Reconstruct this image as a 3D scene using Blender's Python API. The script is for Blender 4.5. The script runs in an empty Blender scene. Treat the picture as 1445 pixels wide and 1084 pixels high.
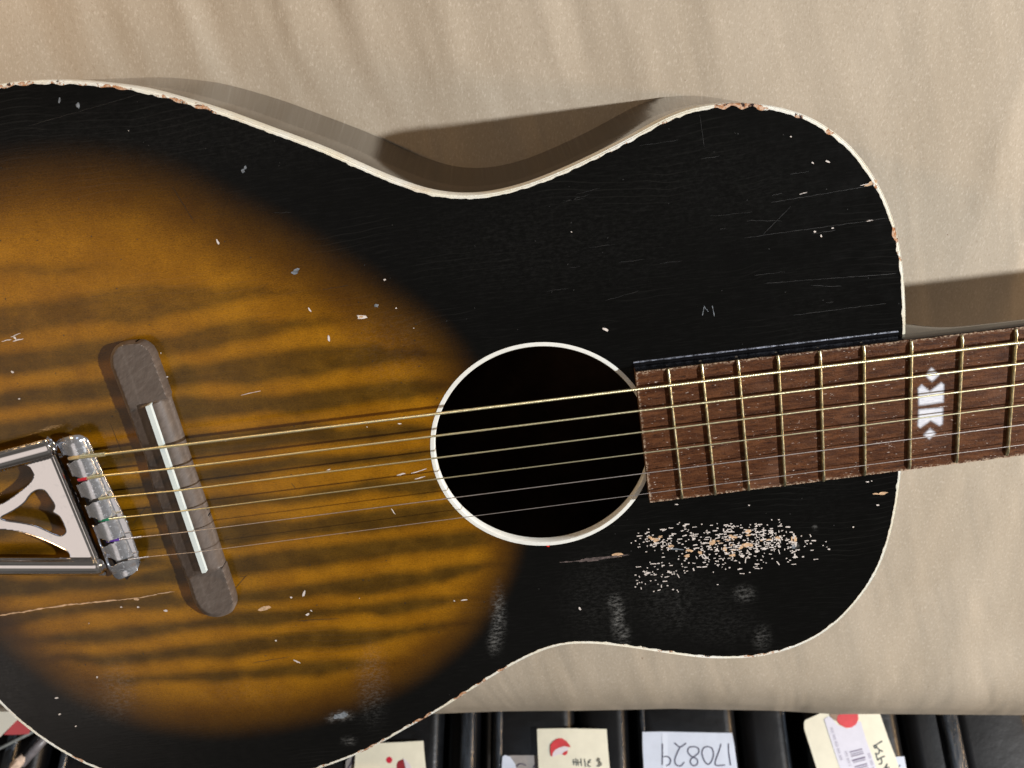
import bpy, bmesh, math, random
import numpy as np
from mathutils import Vector, Matrix
from mathutils.geometry import delaunay_2d_cdt

random.seed(7); rng = np.random.default_rng(7)
SC = bpy.context.scene; COL = SC.collection

# ---------------------------------------------------------------- camera
F, CX, CY = 1185.0, 722.5, 542.0            # focal length and centre of the 1445 px photograph
NAD = (730.0, 92.0)                         # foot of the perpendicular from the lens to the guitar top
H, DIST = 0.093, 0.320                      # height of the guitar top over the paper, lens over the top
_n = np.array([NAD[0]-CX, NAD[1]-CY, F]); _n /= np.linalg.norm(_n)
_X = np.array([1., 0, 0]) - _n[0]*_n; _X /= np.linalg.norm(_X)
_Y = np.cross(-_n, _X)
R3 = np.array([_X, _Y, -_n])                # camera axes -> world
CAM = np.array([0, 0, H+DIST])
cam = bpy.data.cameras.new('camera'); camo = bpy.data.objects.new('camera', cam); COL.objects.link(camo)
M = Matrix.Identity(4)
for i in range(3):
    M[i][0] = R3[i][0]; M[i][1] = -R3[i][1]; M[i][2] = -R3[i][2]; M[i][3] = CAM[i]
camo.matrix_world = M
cam.sensor_fit = 'HORIZONTAL'; cam.sensor_width = 36; cam.lens = F/1445*36
cam.clip_start = 0.01; cam.clip_end = 50
cam.dof.use_dof = True; cam.dof.focus_distance = 0.345; cam.dof.aperture_fstop = 16
SC.camera = camo

def ray(px, py):
    px = np.asarray(px, float); py = np.asarray(py, float)
    d = np.stack([px-CX, py-CY, np.full(px.shape, F)], -1)
    return d @ R3.T
def W(px, py, z):                           # photograph point -> world point at height z
    d = ray(px, py); t = (np.asarray(z, float)-CAM[2])/d[..., 2]
    return CAM + d*t[..., None]
def PX(p):                                  # world -> photograph point
    p = np.asarray(p, float); v = (p-CAM) @ R3
    return np.stack([CX+F*v[..., 0]/v[..., 2], CY+F*v[..., 1]/v[..., 2]], -1)

# ---------------------------------------------------------------- light
SC.view_settings.view_transform = 'Standard'; SC.view_settings.look = 'None'
SC.view_settings.exposure = 0; SC.view_settings.gamma = 1
def area(name, loc, target, size, power, col, shape='DISK', sy=None):
    l = bpy.data.lights.new(name, 'AREA'); l.shape = shape; l.size = size
    if sy: l.size_y = sy
    l.energy = power; l.color = col
    o = bpy.data.objects.new(name, l); COL.objects.link(o); o.location = loc
    o.rotation_euler = (Vector(target)-Vector(loc)).to_track_quat('-Z', 'Y').to_euler()
    return o
el, az = math.radians(38), math.radians(11.5)
kd = Vector((math.cos(el)*math.cos(az), math.cos(el)*math.sin(az), math.sin(el)))
tgt = Vector((0.05, -0.12, 0.05))
area('workshop_lamp', tgt+kd*1.7, tgt, 0.042, 40, (0.97, 0.985, 1.0))
area('warm_lamp', (-0.62, 0.22, 0.30), (-0.30, 0.03, 0.0), 0.06, 1.7, (1.0, 0.62, 0.28))
area('low_warm_fill', (1.66, -0.16, 0.42), (0.18, -0.10, 0.0), 0.26, 11.5, (1.0, 0.64, 0.33))  # unseen fill added to lift the shadow beside the neck

world = bpy.data.worlds.new('World'); SC.world = world; world.use_nodes = True
wt = world.node_tree; wn = wt.nodes; wn.clear()
def wnode(t, **k):
    n = wn.new(t)
    for a, b in k.items(): setattr(n, a, b)
    return n
wo = wnode('ShaderNodeOutputWorld'); wb = wnode('ShaderNodeBackground'); wt.links.new(wb.outputs[0], wo.inputs[0])
tc = wnode('ShaderNodeTexCoord')
def refl(px, py):
    d = ray(px, py); d = d/np.linalg.norm(d); d[2] = -d[2]; return d
dv = refl(30., 660.)
dot = wnode('ShaderNodeVectorMath', operation='DOT_PRODUCT'); dot.inputs[1].default_value = tuple(dv)
wt.links.new(tc.outputs['Generated'], dot.inputs[0])
mr = wnode('ShaderNodeMapRange', interpolation_type='SMOOTHSTEP')
mr.inputs[1].default_value = 0.94; mr.inputs[2].default_value = 0.99
wt.links.new(dot.outputs['Value'], mr.inputs[0])
nz = wnode('ShaderNodeTexNoise'); nz.inputs['Scale'].default_value = 2.2; nz.inputs['Detail'].default_value = 2
wt.links.new(tc.outputs['Generated'], nz.inputs['Vector'])
mm = wnode('ShaderNodeMapRange'); mm.inputs[1].default_value = 0.35; mm.inputs[2].default_value = 0.65
wt.links.new(nz.outputs[0], mm.inputs[0])
mx = wnode('ShaderNodeMix', data_type='RGBA'); mx.inputs[6].default_value = (0.060, 0.052, 0.044, 1); mx.inputs[7].default_value = (0.150, 0.138, 0.125, 1)
wt.links.new(mm.outputs[0], mx.inputs[0])
mx2 = wnode('ShaderNodeMix', data_type='RGBA'); mx2.inputs[7].default_value = (0.84, 0.73, 0.66, 1)
wt.links.new(mr.outputs[0], mx2.inputs[0]); wt.links.new(mx.outputs[2], mx2.inputs[6])
dot2 = wnode('ShaderNodeVectorMath', operation='DOT_PRODUCT'); dot2.inputs[1].default_value = tuple(Vector((.10, .84, .52)).normalized())
wt.links.new(tc.outputs['Generated'], dot2.inputs[0])
mr2 = wnode('ShaderNodeMapRange', interpolation_type='SMOOTHSTEP'); mr2.inputs[1].default_value = .972; mr2.inputs[2].default_value = .990
wt.links.new(dot2.outputs['Value'], mr2.inputs[0])
mx3 = wnode('ShaderNodeMix', data_type='RGBA'); mx3.inputs[7].default_value = (1.2, 1.4, 1.75, 1)   # cool glow added to the world for bluish reflections
wt.links.new(mr2.outputs[0], mx3.inputs[0]); wt.links.new(mx2.outputs[2], mx3.inputs[6])
wt.links.new(mx3.outputs[2], wb.inputs[0]); wb.inputs[1].default_value = 1.0

# ---------------------------------------------------------------- material helpers
class NT:
    def __init__(s, name):
        s.m = bpy.data.materials.new(name); s.m.use_nodes = True; s.t = s.m.node_tree; s.t.nodes.clear()
        s.out = s.t.nodes.new('ShaderNodeOutputMaterial'); s.b = s.t.nodes.new('ShaderNodeBsdfPrincipled')
        s.t.links.new(s.b.outputs[0], s.out.inputs[0]); s._c = None
    def n(s, t, **k):
        n = s.t.nodes.new(t)
        for a, b in k.items(): setattr(n, a, b)
        return n
    def L(s, a, b): s.t.links.new(a, b)
    def put(s, inp, v):
        if hasattr(v, 'is_linked') or isinstance(v, bpy.types.NodeSocket): s.L(v, inp)
        elif isinstance(v, (tuple, list)) and len(v) == 3 and inp.type == 'RGBA': inp.default_value = (*v, 1)
        else: inp.default_value = v
    def set(s, **k):
        for a, v in k.items(): s.put(s.b.inputs[a.replace('_', ' ')], v)
        return s
    def co(s, rot=0, scale=(1, 1, 1)):
        if s._c is None: s._c = s.n('ShaderNodeTexCoord').outputs['Object']
        mp = s.n('ShaderNodeMapping'); s.L(s._c, mp.inputs[0])
        mp.vector_type = 'TEXTURE' if False else 'POINT'
        r = s.n('ShaderNodeVectorRotate', rotation_type='Z_AXIS'); s.L(s._c, r.inputs['Vector']); r.inputs['Angle'].default_value = rot
        s.L(r.outputs[0], mp.inputs[0]); mp.inputs['Scale'].default_value = scale
        return mp.outputs[0]
    def noise(s, v, scale, detail=3, rough=.55, dist=0):
        n = s.n('ShaderNodeTexNoise'); s.L(v, n.inputs['Vector'])
        n.inputs['Scale'].default_value = scale; n.inputs['Detail'].default_value = detail
        n.inputs['Roughness'].default_value = rough; n.inputs['Distortion'].default_value = dist
        return n.outputs[0]
    def attr(s, name):
        return s.n('ShaderNodeAttribute', attribute_name=name).outputs['Fac']
    def ramp(s, v, a, b, c=0., d=1., smooth=True):
        n = s.n('ShaderNodeMapRange', interpolation_type='SMOOTHSTEP' if smooth else 'LINEAR')
        s.put(n.inputs[0], v); s.put(n.inputs[1], a); s.put(n.inputs[2], b); s.put(n.inputs[3], c); s.put(n.inputs[4], d)
        return n.outputs[0]
    def math(s, op, a, b=0.):
        n = s.n('ShaderNodeMath', operation=op); s.put(n.inputs[0], a); s.put(n.inputs[1], b); return n.outputs[0]
    def mix(s, f, a, b, blend='MIX'):
        n = s.n('ShaderNodeMix', data_type='RGBA', blend_type=blend)
        s.put(n.inputs[0], f); s.put(n.inputs[6], a); s.put(n.inputs[7], b); return n.outputs[2]
    def bump(s, h, dist, strength=1.):
        n = s.n('ShaderNodeBump'); s.put(n.inputs['Height'], h); n.inputs['Distance'].default_value = dist
        n.inputs['Strength'].default_value = strength; s.L(n.outputs[0], s.b.inputs['Normal']); return n.outputs[0]

GR = math.radians(-7.85)                    # turns the grain direction onto x
# sunburst spruce/birch top
t = NT('sunburst_lacquer'); c = t.co(GR)
along = t.co(GR, (1, 9, 1)); fine = t.noise(t.co(GR, (1, 3, 1)), 1400, 3, .7)
mott = t.noise(c, 45, 4, .6); band0 = t.math('ADD', t.attr('band'), t.math('MULTIPLY', t.math('SUBTRACT', t.noise(t.co(GR, (1, 3, 1)), 130, 4, .65), .5), .38))
bandf = t.ramp(band0, -.05, 1.05)
amb = t.mix(t.ramp(mott, .3, .7), (.225, .092, .0022), (.325, .140, .0040))
drk = t.mix(t.ramp(t.noise(c, 90, 3), .35, .7), (.062, .030, .0022), (.096, .047, .0038))
wood = t.mix(bandf, amb, drk)
wood = t.mix(t.ramp(t.noise(along, 300, 3, .7), .55, .8), wood, t.mix(1., wood, (1.25, 1.22, 1.15), 'MULTIPLY'))
pores = t.ramp(t.noise(t.co(GR, (1, 7, 1)), 520, 3, .6), .56, .68, 1.0, .70)
speck = t.math('MULTIPLY', t.ramp(fine, .28, .72, .60, 1.36, False), pores)
wm = t.n('ShaderNodeVectorMath', operation='SCALE'); t.L(wood, wm.inputs[0]); t.L(speck, wm.inputs['Scale'])
bst = t.math('ADD', t.attr('burst'), t.math('MULTIPLY', t.math('SUBTRACT', fine, .5), .16))
red = t.mix(.36, (.030, .010, .002), wm.outputs[0], 'MIX')
col = t.mix(t.ramp(bst, .45, 1.0), red, wm.outputs[0])
blk = t.mix(t.ramp(t.noise(t.co(GR, (1, 14, 1)), 120, 5, .7), .45, .75), (.0022, .0023, .0022), (.0052, .0053, .0050))
col = t.mix(t.ramp(bst, .02, .70), blk, col)
# hairline crazing and rubbed haze, then dusty spots with painted sheen
wv = t.n('ShaderNodeTexWave', wave_type='BANDS', bands_direction='Y'); t.L(t.co(GR), wv.inputs['Vector'])
wv.inputs['Scale'].default_value = 120; wv.inputs['Distortion'].default_value = 26; wv.inputs['Detail'].default_value = 3; wv.inputs['Detail Scale'].default_value = .12
haz = t.math('MULTIPLY', t.ramp(wv.outputs['Fac'], .90, 1.0), t.ramp(t.noise(t.co(GR, (1, 2, 1)), 26, 3), .48, .72))
haz2 = t.math('MULTIPLY', t.ramp(t.noise(t.co(1.4, (1, 14, 1)), 500, 2, .6), .64, .78), t.ramp(t.noise(t.co(.3), 15, 2), .5, .7))
col = t.mix(t.math('MULTIPLY', t.math('ADD', haz, haz2), .012), col, (.45, .44, .40))
dust = t.math('MULTIPLY', t.attr('dust'), t.ramp(t.noise(t.co(GR, (1, 2, 1)), 420, 4, .75), .38, .78))
col = t.mix(dust, col, (.30, .30, .285))
t.set(Base_Color=col, Roughness=t.ramp(t.noise(c, 200, 4), .3, .7, .13, .22, False), Specular_IOR_Level=.32)
t.bump(t.math('ADD', t.math('MULTIPLY', t.noise(t.co(GR, (1, 12, 1)), 110, 4, .6), 1.), t.math('MULTIPLY', t.noise(c, 900, 2), .25)), .00004, .7)
M_TOP = t.m

def simple(name, col, rough=.5, metal=0., spec=.5, var=.0, scale=200, stretch=(1, 1, 1), rot=0., bump=0., **kw):
    t = NT(name); v = t.co(rot, stretch); nz = t.noise(v, scale, 5, .65)
    lo = tuple(x*(1-var) for x in col); hi = tuple(min(1, x*(1+var)) for x in col)
    t.set(Base_Color=t.mix(t.ramp(nz, .3, .7), lo, hi), Roughness=rough, Metallic=metal, Specular_IOR_Level=spec, **kw)
    if bump: t.bump(nz, bump)
    return t.m

# binding: cream celluloid with flaked places
t = NT('cream_celluloid'); c = t.co()
chip = t.math('ADD', t.attr('chip'), t.math('MULTIPLY', t.math('SUBTRACT', t.noise(c, 620, 3, .6), .5), 1.5))
cf = t.ramp(chip, .50, .58)
body = t.mix(t.ramp(t.noise(c, 60, 3), .3, .7), (.78, .74, .60), (.80, .80, .74))
body = t.mix(t.ramp(t.noise(c, 25, 4, .7), .55, .75, 0, .5), body, (.58, .44, .28))
body = t.mix(t.ramp(t.noise(c, 1500, 3, .7), .66, .74), body, (.30, .24, .18))
chc = t.mix(t.ramp(t.noise(c, 900, 3), .42, .56), (.46, .22, .10), (.60, .42, .30))
chc = t.mix(t.ramp(t.noise(t.co(.4), 500, 2), .60, .66), chc, (.035, .02, .02))
t.set(Base_Color=t.mix(cf, body, chc), Roughness=.35)
t.bump(t.math('SUBTRACT', t.noise(c, 500, 3), t.math('MULTIPLY', cf, .8)), .0002)
M_BIND = t.m
M_RING = simple('white_celluloid', (.80, .81, .76), .35, var=.05, scale=300, bump=.00004)
t = NT('side_lacquer'); c = t.co()
t.set(Base_Color=t.mix(t.ramp(t.noise(c, 30, 3), .3, .7), (.006, .005, .004), (.014, .009, .006)), Roughness=.10, Specular_IOR_Level=.42)
t.bump(t.noise(c, 30, 2), .0001, .4); M_SIDE = t.m
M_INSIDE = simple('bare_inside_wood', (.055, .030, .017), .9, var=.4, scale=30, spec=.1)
M_BACK = simple('back_lacquer', (.012, .008, .006), .3, var=.3)
# rosewood fretboard with open pores
t = NT('rosewood'); g = t.co(GR, (1, 6, 1))
base = t.mix(t.ramp(t.noise(g, 90, 5, .65), .3, .7), (.046, .0145, .0050), (.125, .046, .0165))
base = t.mix(t.ramp(t.noise(t.co(GR, (1, 7, 1)), 300, 5, .75), .54, .66), base, (.012, .004, .002))
pore = t.ramp(t.noise(t.co(GR, (1, 3.2, 1)), 560, 2, .5), .70, .735)
base = t.mix(t.math('MULTIPLY', pore, .85), base, (.58, .47, .40))
base = t.mix(t.math('MULTIPLY', t.ramp(t.noise(t.co(0), 38, 3), .55, .75), .20), base, (.22, .12, .08))
base = t.mix(t.math('MULTIPLY', t.attr('edge'), t.ramp(t.noise(t.co(), 900, 3, .7), .42, .60)), base, (.50, .38, .27))
t.set(Base_Color=base, Roughness=t.ramp(t.noise(g, 200, 3), .3, .7, .42, .65, False), Specular_IOR_Level=.16)
t.bump(t.math('ADD', t.noise(g, 500, 4, .7), t.noise(t.co(), 900, 2)), .00018, .9); M_FB = t.m
M_FBEDGE = simple('black_painted_edge', (.004, .004, .005), .16, spec=.3)
M_GLINT = simple('painted_glint', (.20, .215, .26), .30, spec=.9, var=.9, scale=420, bump=.0004)  # lightened grey-blue that stands in for a highlight
t = NT('brass'); c = t.co()
t.set(Base_Color=t.mix(t.ramp(t.noise(c, 500, 3), .35, .7), (.46, .44, .27), (.72, .70, .52)), Metallic=1., Roughness=t.ramp(t.noise(c, 700, 2), .3, .7, .28, .42, False))
M_FRET = t.m
M_WOUND = simple('bronze_winding', (1.0, .90, .58), .38, 1., var=.06, scale=900)
M_STEEL = simple('plain_steel', (.66, .60, .56), .42, .9, var=.15, scale=900)
t = NT('chrome'); c = t.co()
t.set(Base_Color=t.mix(t.ramp(t.noise(c, 260, 4), .55, .8), (.80, .79, .80), (.70, .70, .72)), Metallic=1.,
      Roughness=t.ramp(t.noise(c, 500, 4, .7), .45, .75, .045, .12, False)); M_CHROME = t.m
t = NT('dusty_chrome'); c = t.co()
du = t.math('MULTIPLY', t.attr('dustline'), t.ramp(t.noise(c, 900, 3, .7), .50, .72))
t.set(Base_Color=t.mix(du, (.60, .62, .66), (.74, .78, .85)), Metallic=t.ramp(du, 0., 1., .80, .30), Roughness=t.ramp(t.noise(c, 700, 4, .7), .35, .75, .10, .26, False)); M_BAR = t.m
M_SADDLE = simple('white_bone', (.66, .74, .73), .35, var=.03)
BR = math.radians(17)
t = NT('walnut_bridge'); c = t.co(BR, (5, 1, 1))
col = t.mix(t.ramp(t.noise(c, 160, 5, .7), .3, .7), (.062, .045, .035), (.092, .069, .055))
col = t.mix(t.math('MULTIPLY', t.ramp(t.noise(t.co(.9, (9, 1, 1)), 260, 3, .7), .54, .70), .38), col, (.19, .16, .14))
col = t.mix(t.math('MULTIPLY', t.attr('worn'), t.ramp(t.noise(t.co(.9, (4, 1, 1)), 220, 4, .6), .25, .75, .35, .9)), col, (.26, .225, .20))
t.set(Base_Color=col, Roughness=.5); t.bump(t.noise(t.co(.9, (8, 1, 1)), 300, 4), .00005, .7); M_BRIDGE = t.m
# kraft paper
t = NT('kraft_paper'); c = t.co()
k = t.mix(t.ramp(t.noise(t.co(.1, (1.6, .8, 1)), 14, 4, .6), .3, .7), (.395, .335, .255), (.440, .378, .294))
k = t.mix(t.ramp(t.noise(t.co(.15, (2.2, 1, 1)), 520, 4, .7), .50, .73, 0, .55), k, (.64, .57, .47))
k = t.mix(t.ramp(t.noise(t.co(-.2, (1.8, 1, 1)), 640, 4, .7), .51, .75, 0, .50), k, (.28, .215, .15))
k = t.mix(t.ramp(t.noise(t.co(.5), 260, 2, .4), .805, .82), k, (.24, .17, .12))
t.set(Base_Color=k, Roughness=.82, Specular_IOR_Level=.25)
t.bump(t.math('ADD', t.math('MULTIPLY', t.noise(t.co(.1, (1.8, 1, 1)), 420, 4, .65), .5), t.math('ADD', t.math('MULTIPLY', t.noise(t.co(-.32, (2.6, .55, 1)), 13, 2, .45, .3), 13.), t.math('MULTIPLY', t.noise(t.co(.12, (2.2, .7, 1)), 30, 2, .45), 1.6))), .00022, .8); M_PAPER = t.m

# ---------------------------------------------------------------- mesh helpers
def finish(name, verts, faces, mat, parent=None, smooth=True, sharp=35, attrs=None, props=None):
    off = np.array(parent.matrix_world.translation if parent is not None and parent.type == 'EMPTY' else ROOTOFF.get(parent, (0, 0, 0)), float) if parent is not None else np.zeros(3)
    v = np.asarray(verts, float)
    me = bpy.data.meshes.new(name)
    if parent is None:
        off = v.mean(0); off[2] = v[:, 2].min()
    me.from_pydata((v-off).tolist(), [], [list(map(int, f)) for f in faces])
    if smooth:
        me.shade_smooth(); me.set_sharp_from_angle(angle=math.radians(sharp))
    for a, d in (attrs or {}).items():
        at = me.attributes.new(a, 'FLOAT', 'POINT'); at.data.foreach_set('value', np.asarray(d, np.float32))
    me.materials.append(mat); me.update()
    o = bpy.data.objects.new(name, me); COL.objects.link(o)
    if parent is None: o.location = off; ROOTOFF[o] = tuple(off)
    else: o.parent = parent; ROOTOFF[o] = tuple(off)
    for a, b in (props or {}).items(): o[a] = b
    return o
ROOTOFF = {}
def root(name, loc, label, cat, group=None):
    o = bpy.data.objects.new(name, None); COL.objects.link(o); o.location = loc; o.empty_display_size = .01
    o['label'] = label; o['category'] = cat
    if group: o['group'] = group
    bpy.context.view_layer.update(); return o

def pip(P, poly):
    x, y = P[:, 0], P[:, 1]; ins = np.zeros(len(P), bool); n = len(poly); j = n-1
    for i in range(n):
        xi, yi = poly[i]; xj, yj = poly[j]
        c = ((yi > y) != (yj > y)) & (x < (xj-xi)*(y-yi)/((yj-yi) if yj != yi else 1e-12)+xi)
        ins ^= c; j = i
    return ins
def pdist(P, poly, closed=True):
    poly = np.asarray(poly, float); n = len(poly); d = np.full(len(P), 1e9)
    for i in range(n if closed else n-1):
        a = poly[i]; b = poly[(i+1) % n]; ab = b-a; L = ab@ab
        if L == 0: continue
        tt = np.clip(((P-a)@ab)/L, 0, 1); q = a+tt[:, None]*ab
        d = np.minimum(d, np.hypot(*(P-q).T))
    return d
def densify(poly, step):
    out = []; poly = [np.array(p, float) for p in poly]
    for i in range(len(poly)):
        a, b = poly[i], poly[(i+1) % len(poly)]; k = max(1, int(np.hypot(*(b-a))/step))
        for j in range(k): out.append(a+(b-a)*j/k)
    return np.array(out)
def catmull(pts, n=8, closed=False):
    pts = [np.array(p, float) for p in pts]; out = []; N = len(pts)
    for i in range(N if closed else N-1):
        g = lambda k: pts[k % N] if closed else pts[min(max(k, 0), N-1)]
        p0, p1, p2, p3 = g(i-1), g(i), g(i+1), g(i+2)
        for j in range(n):
            u = j/n
            out.append(.5*((2*p1)+(-p0+p2)*u+(2*p0-5*p1+4*p2-p3)*u*u+(-p0+3*p1-3*p2+p3)*u**3))
    if not closed: out.append(pts[-1])
    return np.array(out)
def tri(outline, holes, step, extra=None):
    """triangulated sheet in photograph coordinates"""
    loops = [densify(outline, step)]+[densify(h, step) for h in holes]
    lo = loops[0].min(0); hi = loops[0].max(0)
    gx = np.arange(lo[0], hi[0], step); gy = np.arange(lo[1], hi[1], step*.87)
    G = np.array([(x+(step/2 if r % 2 else 0), y) for r, y in enumerate(gy) for x in gx])
    if len(G):
        G = G[pip(G, loops[0])]
        for h in loops[1:]: G = G[~pip(G, h)]
        for l in loops:
            # drop grid points hugging a border
            keep = np.ones(len(G), bool)
            for s in range(0, len(l), 64):
                seg = l[s:s+65]
                if len(seg) < 2: continue
                a = seg.min(0)-step; b = seg.max(0)+step
                near = ((G > a) & (G < b)).all(1)
                if near.any(): keep[np.where(near)[0][pdist(G[near], np.vstack([seg, l[(s+65) % len(l)][None]]), False) < step*.45]] = False
            G = G[keep]
    V = [tuple(p) for l in loops for p in l]+[tuple(p) for p in G]; E = []; k = 0
    for l in loops:
        E += [(k+i, k+(i+1) % len(l)) for i in range(len(l))]; k += len(l)
    r = delaunay_2d_cdt([Vector(v) for v in V], E, [], 0, 1e-5)
    P = np.array([tuple(v) for v in r[0]]); T = np.array([list(f) for f in r[2] if len(f) == 3])
    C = P[T].mean(1); ok = pip(C, loops[0])
    for h in loops[1:]: ok &= ~pip(C, h)
    return P, T[ok]
def orient(V, T):
    a, b, c = V[T[:, 0]], V[T[:, 1]], V[T[:, 2]]; nz = np.cross(b-a, c-a)[:, 2]
    T = T.copy(); T[nz < 0] = T[nz < 0][:, ::-1]; return T
def skirted(V, T, zb):
    """closes a sheet downward to height zb"""
    cnt = {}
    for f in T:
        for i in range(3):
            e = (f[i], f[(i+1) % 3]); cnt[e] = 1
    bd = [e for e in cnt if (e[1], e[0]) not in cnt]
    idx = {}; V = list(map(tuple, V)); F_ = [tuple(f) for f in T]
    for a, b in bd:
        for v in (a, b):
            if v not in idx:
                idx[v] = len(V); p = V[v]; V.append((p[0], p[1], zb(p) if callable(zb) else zb))
    for a, b in bd: F_.append((b, a, idx[a], idx[b]))
    return np.array(V), F_
def sheet(name, outline, holes, zf, step, mat, parent, zb=None, attrs=None, sharp=35, props=None):
    P, T = tri(outline, holes, step); z = zf(P) if callable(zf) else np.full(len(P), zf)
    V = W(P[:, 0], P[:, 1], z); T = orient(V, T); at = {k: f(P) for k, f in (attrs or {}).items()}
    if zb is not None:
        n0 = len(V); V, Fc = skirted(V, T, zb)
        at = {k: np.concatenate([a, np.zeros(len(V)-n0)]) for k, a in at.items()}
    else: Fc = T
    return finish(name, V, Fc, mat, parent, attrs=at, sharp=sharp, props=props)
def tube(path, rad, sides=10, cap=True):
    path = np.asarray(path, float); n = len(path); rad = np.full(n, rad) if np.isscalar(rad) else np.asarray(rad)
    t = np.gradient(path, axis=0); t /= np.linalg.norm(t, axis=1)[:, None]
    up = np.array([0, 0, 1.]); s = np.cross(t, up); s /= np.linalg.norm(s, axis=1)[:, None]; u = np.cross(s, t)
    a = np.linspace(0, 2*np.pi, sides, endpoint=False)
    V = (path[:, None]+rad[:, None, None]*(np.cos(a)[None, :, None]*s[:, None]+np.sin(a)[None, :, None]*u[:, None])).reshape(-1, 3)
    Fc = [(i*sides+j, i*sides+(j+1) % sides, (i+1)*sides+(j+1) % sides, (i+1)*sides+j) for i in range(n-1) for j in range(sides)]
    if cap: Fc += [tuple(range(sides-1, -1, -1)), tuple(range((n-1)*sides, n*sides))]
    return V, Fc
def merge(parts):
    V = []; Fc = []; k = 0
    for v, f in parts:
        V.append(np.asarray(v)); Fc += [tuple(int(i)+k for i in q) for q in f]; k += len(v)
    return np.vstack(V), Fc

# ---------------------------------------------------------------- paper sheet on the bench
edge_px = [(-500, 1003), (0, 1004), (430, 1006), (620, 1007), (700, 1004), (800, 1003), (950, 1000), (1100, 1003), (1180, 1008), (1300, 1008), (1445, 1009), (2000, 1012)]
# the sheet rolls over the bench edge: slope against length run
LS = np.linspace(0, .155, 600)
SLO = np.radians(np.interp(LS, [0, .02, .045, .070, .092, .118, .155], [0, 8, 30, 42, 43, 90, 90]))
RY = np.r_[0, np.cumsum(np.cos(SLO[1:])*np.diff(LS))]; RZ = np.r_[0, np.cumsum(np.sin(SLO[1:])*np.diff(LS))]
ew = []
for x, y in edge_px:
    d = ray(x, y); phi = math.atan2(-d[2], -d[1]); st_ = np.interp(phi, SLO[:460], LS[:460])
    w = W(x, y, -np.interp(st_, LS, RZ)-.001); w[1] += np.interp(st_, LS, RY); ew.append(w)
ew = np.array(ew)
def wav(x, y):
    """gentle rumples of the sheet, never above the bench height"""
    h = np.zeros_like(x)
    for ax, fx, fy, ph in ((1.0, 26, 5, .4), (.7, 47, -12, 1.9), (.45, 83, 15, 2.6), (.35, 14, 31, .7), (.25, 130, 25, .2)):
        h += ax*np.sin(fx*x+fy*y+ph+.8*np.sin(9*y+ph))
    dirx = x*.95+y*.30+.006*np.sin(y*34)+.003*np.sin(y*90+2)
    m = 1/(1+np.exp(-(y-.0)/.02))
    h2 = sum(a*np.exp(-((dirx-c0)/w)**2) for a, c0, w in ((.7, .02, .004), (-.7, .034, .005), (.5, .09, .005), (1.2, -.135, .004), (-1.1, -.124, .005), (.6, -.024, .004), (-.5, -.012, .004), (.8, -.104, .003), (1.2, -.09, .005), (1.0, -.06, .006), (-1.0, -.072, .006), (.8, -.16, .007), (1.2, -.18, .006), (-.9, -.20, .008)))
    m2 = 1/(1+np.exp(-(x-.21)/.02))*(.15+.85/(1+np.exp(-(y+.06)/.025)))
    h3 = sum(a*np.exp(-((x-.12*y-c0)/w)**2) for a, c0, w in ((1.3, .262, .005), (-1.2, .275, .006), (.9, .30, .006), (.8, .235, .006)))
    return np.minimum(h*.00028+h2*m*.0015+h3*m2*.0014-.0022, .0)
nx, ny = 420, 330
xs = np.linspace(-.75, .75, nx); V = []
s_ = np.concatenate([np.linspace(-.155, .03, 150), np.linspace(.0312, .68, ny-150)])
ys_ = np.interp(xs, ew[:, 0], ew[:, 1])
X_, S_ = np.meshgrid(xs, s_, indexing='ij')
Y_ = ys_[:, None]+np.where(S_ > 0, S_, -np.interp(-S_, LS, RY))
Z_ = wav(X_, np.maximum(ys_[:, None]+S_, ys_[:, None]-.03))*np.clip(1+S_/.10, .4, 1)-np.interp(np.maximum(-S_, 0), LS, RZ)
V = np.stack([X_, Y_, Z_], -1).reshape(-1, 3)
Fc = [(i*ny+j, (i+1)*ny+j, (i+1)*ny+j+1, i*ny+j+1) for i in range(nx-1) for j in range(ny-1)]
paper = finish('kraft_paper_sheet', V, Fc, M_PAPER, None, props={'label': 'creased brown kraft paper covering the bench under the guitar', 'category': 'paper sheet'})
sm = paper.modifiers.new('thickness', 'SOLIDIFY'); sm.thickness = .0004; sm.offset = -1
def box(name, x0, x1, y0, y1, z0, z1, mat, parent=None, props=None, bev=0.):
    V = [(x, y, z) for z in (z0, z1) for y in (y0, y1) for x in (x0, x1)]
    Fc = [(0, 2, 3, 1), (4, 5, 7, 6), (0, 1, 5, 4), (2, 6, 7, 3), (0, 4, 6, 2), (1, 3, 7, 5)]
    o = finish(name, V, Fc, mat, parent, smooth=False, props=props)
    if bev: b = o.modifiers.new('bevel', 'BEVEL'); b.width = bev; b.segments = 3
    return o
box('workbench_top', -.75, .75, float(ys_.max())+.004, float(ys_.max())+.66, -.045, -.005, simple('bench_wood', (.25, .17, .10), .6, var=.2, scale=20), props={'kind': 'structure'}, bev=.003)

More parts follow.
